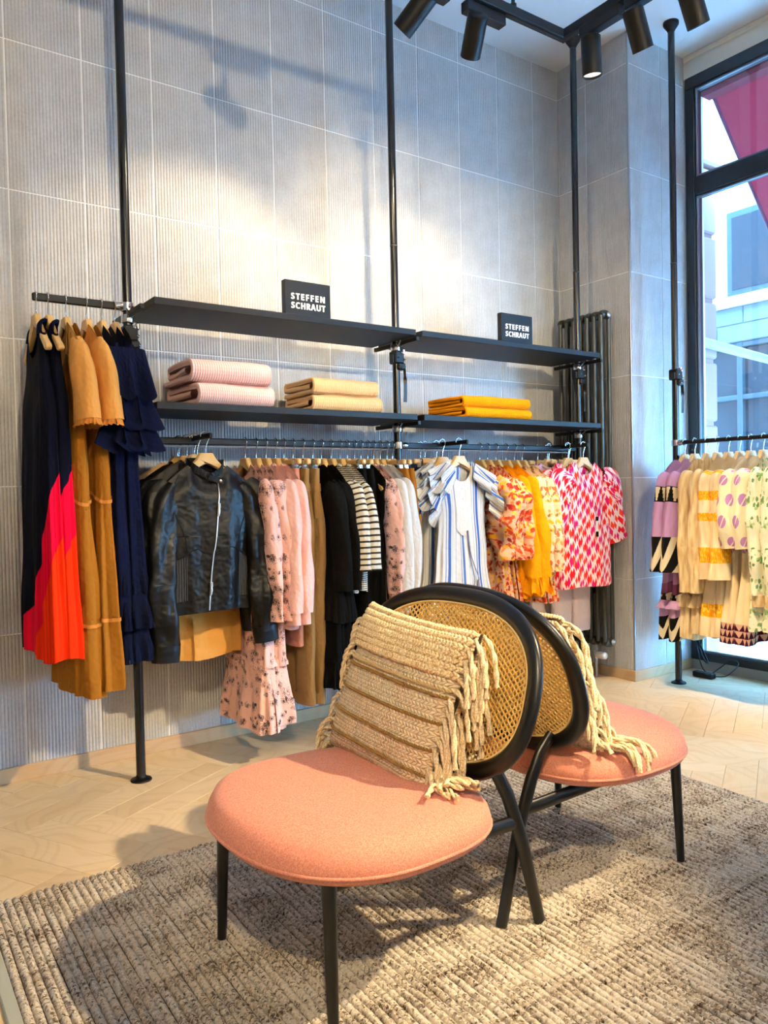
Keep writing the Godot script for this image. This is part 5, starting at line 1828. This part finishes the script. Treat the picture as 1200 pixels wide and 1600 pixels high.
func make_materials() -> void:
	mat("black_metal", Color(0.022, 0.022, 0.025), 0.5, {"metallic_specular": 0.4})
	mat("black_satin", Color(0.020, 0.020, 0.021), 0.45, {"metallic_specular": 0.4})
	mat("black_gloss", Color(0.018, 0.018, 0.02), 0.24)
	mat("black_board", Color(0.05, 0.05, 0.052), 0.5, {"metallic_specular": 0.4})
	mat("black_wood", Color(0.02, 0.0195, 0.019), 0.32)
	mat("dark_steel", Color(0.2, 0.2, 0.21), 0.4, {"metallic": 0.8})
	mat("steel", Color(0.68, 0.68, 0.68), 0.35, {"metallic": 0.9})
	mat("reflection_grey", Color(0.42, 0.42, 0.42), 0.6)  # colour of the strips that imitate a reflection under the rails
	mat("chrome", Color(0.82, 0.81, 0.80), 0.16, {"metallic": 1.0})
	mat("zip_metal", Color(0.80, 0.79, 0.77), 0.3, {"metallic": 0.9})
	mat("strap", Color(0.14, 0.14, 0.14), 0.5)
	mat("lens", Color(0.9, 0.88, 0.84), 0.3, {"emission_enabled": true, "emission": Color(1.0, 0.93, 0.82), "emission_energy_multiplier": 1.4})
	mat("letter", Color(0.93, 0.92, 0.90), 0.6)
	mat("white_plastic", Color(0.9, 0.89, 0.87), 0.4)
	mat("grout", Color(0.93, 0.93, 0.92), 0.85)
	mat("white_wall", Color(0.88, 0.87, 0.85), 0.9)
	mat("white_ceiling", Color(0.95, 0.95, 0.94), 0.92)
	mat("cream", Color(0.90, 0.86, 0.78), 0.9)
	mat("plinth", Color(0.62, 0.60, 0.58), 0.8)
	mat("frame", Color(0.085, 0.09, 0.095), 0.4)
	mat("bead", Color(0.5, 0.52, 0.54), 0.3, {"metallic": 0.7})
	mat("glass", Color(1, 1, 1, 0.03), 0.0, {"transparency": BaseMaterial3D.TRANSPARENCY_ALPHA})
	mat("radiator", Color(0.21, 0.215, 0.18), 0.32)
	# wall tiles: grey stoneware in three close shades with fine speckle
	var speck := picture(256, 256, func(u: float, v: float): return Color.WHITE * (0.96 + 0.03 * tnoise(u, v, 6.0, 1) + 0.03 * tnoise(u, v, 40.0, 2)))
	M.tile = []
	for c in [Color(0.765, 0.762, 0.756), Color(0.755, 0.755, 0.753), Color(0.775, 0.77, 0.762)]:
		M.tile.append(mat("tile_grey", c, 0.42, {"albedo_texture": speck, "uv1_scale": Vector3(1.7, 1.7, 1.0)}))
	# oak
	var grain := func(u: float, v: float, base: Color, dark: Color) -> Color:
		var w := tnoise(u, v, 3.0, 3)
		var ring := sin((v * 34.0 + w * 5.0 + tnoise(u, v, 1.0, 4) * 6.0) * TAU * 0.5)
		var fine := nz.get_noise_3d(u * 60.0, v * 1600.0, 5.0)
		var t := 0.24 * smoothstep(0.2, 1.0, ring) + 0.22 * maxf(fine, 0.0) + 0.15 * (w + 0.3)
		return mixc(base, dark, t)
	var oak_tex := picture(640, 640, func(u: float, v: float): return grain.call(u, v, Color(0.90, 0.81, 0.66), Color(0.80, 0.68, 0.50)))
	M.oak = []
	for c in [Color(0.97, 0.955, 0.93), Color(0.99, 0.98, 0.96), Color(0.95, 0.925, 0.89), Color(0.98, 0.96, 0.92)]:
		M.oak.append(mat("oak_plank", c, 0.45, {"albedo_texture": oak_tex}))
	mat("oak_plain", Color(0.86, 0.76, 0.6), 0.5)
	mat("oak_trim", Color(0.86, 0.80, 0.74), 0.5, {"albedo_texture": oak_tex, "uv1_triplanar": true, "uv1_scale": Vector3(0.6, 0.6, 0.6)})
	mat("hanger_wood", Color(0.96, 0.86, 0.66), 0.38, {"albedo_texture": oak_tex, "uv1_scale": Vector3(1.5, 4.0, 1.0)})
	mat("hanger_pale", Color(1.0, 0.93, 0.80), 0.38, {"albedo_texture": oak_tex, "uv1_scale": Vector3(1.5, 4.0, 1.0)})
	# rug wool: mottled rope with dark and pale flecks
	var wool := picture(1024, 1024, func(u: float, v: float):
		var a := tnoise(u, v, 7.0, 6)
		var b := tnoise(u, v, 60.0, 7)
		var d := tnoise(u, v, 150.0, 8)
		var c := mixc(Color(0.81, 0.76, 0.68), Color(0.55, 0.48, 0.40), 0.42 + 0.8 * a + 0.9 * b)
		c = mixc(c, Color(0.90, 0.86, 0.78), smoothstep(0.05, 0.5, d) * 0.9)
		c = mixc(c, Color(0.24, 0.18, 0.13), smoothstep(0.24, 0.46, b * 0.75 - d * 0.45 + a * 0.25) * 0.9)
		return c)
	mat("rug", Color(1, 1, 1), 0.95, {"albedo_texture": wool, "uv1_triplanar": true, "uv1_world_triplanar": true, "uv1_scale": Vector3(1.25, 1.25, 1.25), "rim_enabled": true, "rim": 0.2, "metallic_specular": 0.15})
	mat("rug_backing", Color(0.30, 0.24, 0.18), 0.95)
	mat("rug_tape", Color(0.66, 0.67, 0.62), 0.9)
	# chair upholstery: melange wool
	var mel := picture(512, 512, func(u: float, v: float): return mixc(Color(0.90, 0.62, 0.52), Color(0.70, 0.39, 0.31), 0.42 + 0.75 * tnoise(u, v, 140.0, 9) + 0.25 * tnoise(u, v, 45.0, 10)))
	mat("salmon", Color(1, 1, 1), 0.92, {"albedo_texture": mel, "uv1_triplanar": true, "uv1_scale": Vector3(3.6, 3.6, 3.6), "rim_enabled": true, "rim": 0.25, "rim_tint": 0.7, "metallic_specular": 0.2})
	var can := picture(256, 256, func(u: float, v: float): return mixc(Color(0.92, 0.76, 0.43), Color(0.74, 0.55, 0.24), 0.35 + 0.8 * tnoise(u, v, 18.0, 11)))
	mat("cane", Color(1, 1, 1), 0.45, {"albedo_texture": can})
	mat("cane_pale", Color(0.90, 0.78, 0.52), 0.45)
	# jute: colour with height of a chevron weave
	var weave := func(u: float, v: float) -> float:
		var row := floorf(v * 14.0)
		var fv := v * 14.0 - row
		var dir := 1.0 if int(row) % 2 == 0 else -1.0
		var fu := fposmod(u * 11.0 + dir * fv * 0.55 + 0.5 * row, 1.0)
		return sqrt(maxf(0.0, 1.0 - pow(2.0 * fu - 1.0, 2.0))) * sqrt(maxf(0.0, 1.0 - pow(2.0 * fv - 1.0, 2.0) * 0.8))
	var jh := picture(512, 512, func(u: float, v: float): return Color.WHITE * weave.call(u, v))
	var jc := picture(512, 512, func(u: float, v: float): return mixc(Color(0.95, 0.87, 0.73), Color(0.72, 0.59, 0.41), 0.42 * (1.0 - weave.call(u, v)) + 0.3 * tnoise(u, v, 8.0, 12) + 0.3 * tnoise(u, v, 60.0, 13)))
	mat("jute_weave", Color(1, 1, 1), 0.9, {"albedo_texture": jc, "heightmap_enabled": true, "heightmap_texture": jh, "heightmap_scale": 0.5, "metallic_specular": 0.2})
	var fib := picture(256, 256, func(u: float, v: float): return mixc(Color(0.95, 0.89, 0.76), Color(0.76, 0.64, 0.46), 0.35 + 0.9 * tnoise(u, v, 10.0, 14)))
	mat("jute_thick", Color(1.0, 0.97, 0.92), 0.9, {"albedo_texture": fib, "metallic_specular": 0.2})
	mat("jute_pale", Color(1, 0.99, 0.97), 0.88, {"albedo_texture": fib, "uv1_scale": Vector3(1, 14, 1), "metallic_specular": 0.25})
	mat("jute_dark", Color(0.56, 0.42, 0.20), 0.9)
	mat("jute_mid", Color(0.78, 0.66, 0.45), 0.9)
	# towels with raised waffle or rib lines
	var rib := picture(256, 256, func(u: float, v: float): return Color.WHITE * (0.5 + 0.5 * sin(u * TAU * 12.0)) * (0.75 + 0.25 * sin(v * TAU * 12.0)))
	for q in [["pink", Color(0.95, 0.76, 0.71)], ["beige", Color(0.92, 0.74, 0.52)], ["orange", Color(0.98, 0.60, 0.02)]]:
		mat("towel_" + q[0], q[1], 0.95, {"heightmap_enabled": true, "heightmap_texture": rib, "heightmap_scale": 0.25, "rim_enabled": true, "rim": 0.4, "rim_tint": 0.5, "metallic_specular": 0.15})
	garment_materials()
	# outside
	mat("paving", Color(0.80, 0.80, 0.78), 0.8)
	mat("stone", Color(0.62, 0.47, 0.45), 0.85)
	mat("maroon", Color(0.46, 0.055, 0.13), 0.85, {"backlight_enabled": true, "backlight": Color(0.35, 0.03, 0.08)})
	mat("maroon_edge", Color(0.40, 0.10, 0.22), 0.8)
	mat("arm_grey", Color(0.66, 0.70, 0.72), 0.5)
	mat("facade_white", Color(0.86, 0.85, 0.83), 0.85)
	mat("facade_band", Color(0.36, 0.38, 0.39), 0.8)
	mat("facade_frame", Color(0.17, 0.20, 0.22), 0.45)
	mat("shop_glass", Color(0.12, 0.15, 0.16), 0.05, {"metallic_specular": 0.6})
	mat("shop_dark", Color(0.3, 0.3, 0.3), 0.8)
	mat("curtain", Color(0.55, 0.52, 0.46), 0.9)

func garment_materials() -> void:
	M.wrinkle = picture(256, 256, func(u: float, v: float): return Color.WHITE * (0.5 + 0.32 * tnoise(u, v * 0.5, 9.0, 40) + 0.2 * tnoise(u, v, 17.0, 41)))
	cloth("navy", Color(0.022, 0.048, 0.15))
	cloth("navy_sheer", Color(0.020, 0.042, 0.125))
	cloth("red_lining", Color(0.62, 0.05, 0.03))
	cloth("camel", Color(0.86, 0.60, 0.30))
	cloth("camel_trim", Color(0.78, 0.50, 0.22))
	cloth("ochre_tulle", Color(0.60, 0.38, 0.11))
	cloth("camel_suit", Color(0.80, 0.57, 0.28))
	cloth("black_cloth", Color(0.026, 0.025, 0.024), null, {"roughness": 0.8, "rim": 0.04})
	cloth("black_sheer", Color(0.05, 0.048, 0.045))
	cloth("beige_cloth", Color(0.86, 0.70, 0.50))
	mat("leather", Color(0.030, 0.027, 0.023), 0.40, {"metallic_specular": 0.36, "heightmap_enabled": true, "heightmap_texture": M.wrinkle, "heightmap_scale": 0.45})
	var knit := picture(128, 128, func(u: float, v: float): return Color.WHITE * (0.5 + 0.5 * sin((u * 8.0 + 0.12 * sin(v * TAU * 16.0)) * TAU)))
	mat("rib_knit", Color(0.12, 0.112, 0.10), 0.7, {"heightmap_enabled": true, "heightmap_texture": knit, "heightmap_scale": 0.3})
	cloth("pink_sweat", Color(0.92, 0.72, 0.66))
	cloth("pink_sweat_band", Color(0.91, 0.70, 0.64))
	cloth("rose_cloth", Color(0.74, 0.48, 0.38))
	cloth("khaki", Color(0.56, 0.43, 0.26))
	cloth("white_cloth", Color(0.84, 0.82, 0.79))
	cloth("ochre_cloth", Color(0.60, 0.37, 0.11))
	cloth("denim", Color(0.34, 0.48, 0.62))
	cloth("denim_dark", Color(0.05, 0.09, 0.17))
	cloth("lilac_grey", Color(0.56, 0.57, 0.68))
	cloth("golden", Color(0.98, 0.62, 0.04))
	cloth("taupe", Color(0.60, 0.52, 0.46))
	cloth("pink_white", Color(0.88, 0.81, 0.81))
	cloth("lilac_pink", Color(0.90, 0.74, 0.80))
	cloth("lilac", Color(0.76, 0.60, 0.74))
	cloth("ochre_print", Color(0.88, 0.58, 0.10))
	var crk := picture(256, 256, func(u: float, v: float): return mixc(Color(0.92, 0.82, 0.62), Color(0.82, 0.68, 0.46), 0.4 + 0.8 * nz.get_noise_3d(u * 160.0, v * 40.0, 3.0)))
	cloth("sand_crinkle", Color(1, 1, 1), crk)
	# thin dark stripes on cream, running across
	cloth("stripe_thin", Color(1, 1, 1), picture(16, 256, func(u: float, v: float): return mixc(Color(0.86, 0.82, 0.74), Color(0.14, 0.12, 0.10), smoothstep(0.45, 0.7, sin(v * TAU * 16.0)))))
	# woven blue stripes of several widths on white, running down
	var bars := [[0.02, 0.012, 0.7], [0.055, 0.006, 0.5], [0.075, 0.006, 0.5], [0.16, 0.004, 0.35], [0.20, 0.004, 0.35], [0.26, 0.028, 1.0], [0.315, 0.010, 0.8], [0.36, 0.004, 0.4], [0.44, 0.004, 0.3], [0.48, 0.004, 0.3], [0.56, 0.018, 0.85], [0.60, 0.006, 0.5], [0.68, 0.004, 0.35], [0.74, 0.004, 0.35], [0.80, 0.026, 0.95], [0.86, 0.008, 0.6], [0.92, 0.004, 0.35]]
	cloth("stripe_blue", Color(1, 1, 1), picture(512, 16, func(u: float, v: float):
		var t := 0.0
		for b in bars:
			t = maxf(t, b[2] * (1.0 - smoothstep(b[1] * 0.75, b[1] * 1.15, absf(u - b[0]))))
		return mixc(Color(0.83, 0.82, 0.79), Color(0.22, 0.36, 0.64), t)))
	# navy bodice, pink and orange skirt cut on the slant
	cloth("colour_block", Color(1, 1, 1), picture(384, 512, func(u: float, v: float):
		var s := cos(u * TAU)
		var b1 := 0.47 + 0.22 * (1.0 - s) + 0.16 * sin(u * TAU)
		var b2 := b1 + 0.17 + 0.03 * s
		var c := Color(0.018, 0.030, 0.10)
		if s < -0.55:
			c = Color(0.55, 0.03, 0.05) if s < -0.93 and v > 0.5 else c
		elif v > b2:
			c = Color(0.98, 0.20, 0.03)
		elif v > b1:
			c = Color(0.93, 0.02, 0.20)
		return c * (0.96 + 0.06 * sin(u * TAU * 40.0))), {"rim_enabled": false})
	# grey line flowers on pale pink
	cloth("pink_floral", Color(1, 1, 1), flower_lines(512, Color(0.91, 0.71, 0.65), Color(0.20, 0.17, 0.19), 120, 21))
	# ikat: upright lozenges in red, coral and magenta with blurred pale edges
	cloth("ikat", Color(1, 1, 1), picture(384, 384, func(u: float, v: float):
		var col := Color(0.97, 0.86, 0.84)
		for k in 2:
			var cu := u * 14.0 + 0.5 * k
			var ci := floorf(cu)
			var cv := v * 6.0 + 0.37 * ci + 0.5 * k + 0.10 * nz.get_noise_3d(u * 300.0, v * 20.0, 8.0)
			var cj := floorf(cv)
			var fx := absf(cu - ci - 0.5) * 2.0
			var fy := absf(cv - cj - 0.5) * 2.0
			var d := fx * 1.15 + fy * 0.95 + 0.25 * nz.get_noise_3d(u * 90.0, v * 30.0, 9.0)
			var h := fposmod(sin(fposmod(ci, 14.0) * 12.9 + fposmod(cj, 6.0) * 78.2 + k * 3.1) * 43758.5, 1.0)
			var ink := Color(0.90, 0.10, 0.16) if h < 0.4 else (Color(0.95, 0.25, 0.14) if h < 0.7 else Color(0.86, 0.10, 0.42))
			col = mixc(col, ink, 1.0 - smoothstep(0.62, 0.86, d))
		return col))
	cloth("orange_floral", Color(1, 1, 1), blossom(384, Color(0.90, 0.68, 0.52), [Color(0.80, 0.24, 0.10), Color(0.90, 0.42, 0.22), Color(0.97, 0.70, 0.12), Color(0.62, 0.14, 0.10)], 430, 31))
	cloth("peach_floral", Color(1, 1, 1), blossom(384, Color(0.97, 0.83, 0.66), [Color(0.86, 0.36, 0.18), Color(0.93, 0.60, 0.36), Color(0.97, 0.68, 0.08), Color(0.60, 0.44, 0.30)], 320, 37))
	cloth("leaf_print", Color(1, 1, 1), blossom(384, Color(0.93, 0.91, 0.78), [Color(0.44, 0.60, 0.34), Color(0.60, 0.72, 0.44), Color(0.36, 0.52, 0.30), Color(0.72, 0.80, 0.58)], 150, 41))
	# lilac dress: geometric black and cream bands
	var geo := func(u: float, v: float) -> Color:
		var k := floorf(u * 8.0)
		var fu := u * 8.0 - k
		var tri := fposmod(v + fu * (1.0 if int(k) % 2 == 0 else -1.0), 1.0)
		return Color(0.05, 0.045, 0.045) if tri < 0.55 else Color(0.86, 0.80, 0.66)
	var stairs := func(u: float, v: float) -> Color:
		var fu := fposmod(u * 6.0, 1.0)
		var st := floorf(v * 4.0) / 4.0
		return Color(0.05, 0.045, 0.045) if absf(fu - 0.5) < 0.12 + 0.33 * st or v < 0.06 or v > 0.94 else Color(0.88, 0.82, 0.68)
	cloth("geo_body", Color(1, 1, 1), picture(384, 512, func(u: float, v: float):
		if v > 0.86:
			return geo.call(u, (v - 0.86) / 0.14)
		if v > 0.80:
			return Color(0.76, 0.60, 0.74)
		if v > 0.72:
			return stairs.call(u * 1.5, (v - 0.72) / 0.08)
		if v > 0.66:
			return Color(0.52, 0.30, 0.42)
		return Color(0.72, 0.56, 0.74)))
	cloth("geo_sleeve", Color(1, 1, 1), picture(256, 384, func(u: float, v: float):
		if v > 0.76:
			return geo.call(u * 0.5, (v - 0.76) / 0.24)
		if v > 0.34 and v < 0.50:
			return stairs.call(u, (v - 0.34) / 0.16)
		return Color(0.74, 0.57, 0.74)))
	# cream dress with ochre bands of small print
	cloth("band_body", Color(1, 1, 1), picture(384, 512, func(u: float, v: float):
		var c := mixc(Color(0.94, 0.85, 0.68), Color(0.87, 0.75, 0.55), 0.4 + 0.6 * nz.get_noise_3d(u * 90.0, v * 60.0, 2.0))
		for b in [[0.14, 0.045], [0.44, 0.045], [0.62, 0.03], [0.84, 0.04]]:
			if absf(v - b[0]) < b[1]:
				var s := nz.get_noise_3d(u * 420.0, v * 420.0, 4.0)
				c = mixc(Color(0.93, 0.62, 0.06), Color(0.97, 0.76, 0.26), smoothstep(-0.1, 0.3, s))
		return c))
	# cream dress with lilac dots, dark triangles along the hem
	var dots := func(u: float, v: float, rows: float, cols: float, base: Color) -> Color:
		var r := floorf(v * rows)
		var fv := v * rows - r - 0.5
		var fu := fposmod(u * cols + 0.5 * r, 1.0) - 0.5
		var d := sqrt(fu * fu * 1.1 + fv * fv)
		var hole := absf(fu + fv * 0.6 - 0.05) < 0.035
		return Color(0.72, 0.50, 0.70) if d < 0.29 and not hole else base
	cloth("dot_body", Color(1, 1, 1), picture(512, 512, func(u: float, v: float):
		var base := Color(0.93, 0.86, 0.70)
		if v > 0.88:
			var k := u * 26.0
			var f := absf(fposmod(k, 1.0) - 0.5) * 2.0
			var r := fposmod((v - 0.88) / 0.04, 1.0)
			return Color(0.24, 0.05, 0.13) if f < r else Color(0.80, 0.62, 0.52)
		if v > 0.5:
			return mixc(base, Color(0.80, 0.68, 0.48), 0.4 + 0.4 * nz.get_noise_3d(u * 60.0, v * 60.0, 3.0))
		return dots.call(u, v, 8.0, 6.0, base)))
	cloth("dot_sleeve", Color(1, 1, 1), picture(256, 256, func(u: float, v: float): return dots.call(u, v, 5.0, 4.0, Color(0.94, 0.88, 0.72))))

# random line drawings of leaves and blossoms
func flower_lines(n: int, ground: Color, ink: Color, count: int, seed_: int) -> ImageTexture:
	var im := Image.create(n, n, false, Image.FORMAT_RGB8)
	im.fill(ground)
	var r := RandomNumberGenerator.new()
	r.seed = seed_
	for k in count:
		var c := Vector2(r.randf() * n, r.randf() * n)
		var size := r.randf_range(14.0, 34.0)
		var turn := r.randf() * TAU
		var petals := r.randi_range(5, 9)
		var bloom := r.randf() < 0.5
		for p in petals:
			var a := turn + (TAU * p / petals if bloom else (p - petals * 0.5) * 0.28)
			var tip := Vector2(cos(a), sin(a)) * size * r.randf_range(0.75, 1.1)
			for side in [-1.0, 1.0]:
				var bend: Vector2 = tip.orthogonal() * 0.22 * side
				for q in 40:
					var t := q / 39.0
					var pt: Vector2 = c + tip * t + bend * sin(t * PI)
					var s := 0.55 + 0.45 * sin(t * 9.0 + p)
					for dx in 2:
						var X := posmod(int(pt.x) + dx, n)
						var Y := posmod(int(pt.y), n)
						im.set_pixel(X, Y, im.get_pixel(X, Y).lerp(ink, 0.75 * s))
			if bloom:
				for q in 9:
					var d := Vector2.from_angle(r.randf() * TAU) * r.randf() * size * 0.30
					im.set_pixel(posmod(int(c.x + d.x), n), posmod(int(c.y + d.y), n), ink)
	im.generate_mipmaps()
	return ImageTexture.create_from_image(im)

# scattered soft-edged petals in several colours
func blossom(n: int, ground: Color, inks: Array, count: int, seed_: int) -> ImageTexture:
	var im := Image.create(n, n, false, Image.FORMAT_RGB8)
	im.fill(ground)
	var r := RandomNumberGenerator.new()
	r.seed = seed_
	for k in count:
		var c := Vector2(r.randf() * n, r.randf() * n)
		var rx := r.randf_range(6.0, 20.0)
		var ry := r.randf_range(4.0, 10.0)
		var a := r.randf() * TAU
		var ink: Color = inks[r.randi() % inks.size()]
		for y in range(-20, 21):
			for x in range(-20, 21):
				var p := Vector2(x, y).rotated(a)
				var d := pow(p.x / rx, 2.0) + pow(p.y / ry, 2.0) + 0.5 * nz.get_noise_3d((c.x + x) * 1.4, (c.y + y) * 1.4, k * 5.0)
				if d < 1.0:
					var X := posmod(int(c.x) + x, n)
					var Y := posmod(int(c.y) + y, n)
					im.set_pixel(X, Y, im.get_pixel(X, Y).lerp(ink, 0.85 if d < 0.75 else 0.4))
	im.generate_mipmaps()
	return ImageTexture.create_from_image(im)

# ------------------------------------------------------------------
func _ready() -> void:
	rng.seed = 7
	nz.seed = 11
	nz.frequency = 0.1
	nz.noise_type = FastNoiseLite.TYPE_SIMPLEX_SMOOTH
	nz.fractal_type = FastNoiseLite.FRACTAL_NONE
	light_up()
	make_materials()
	build_room()
	build_street()
	build_rug()
	build_racks()
	build_track()
	build_radiator()
	build_seating()
	dresses_left()
	leather_arm()
	rail_one()
	rail_two()
	rail_window()
	build_towels()
	build_signs()
	build_cable()
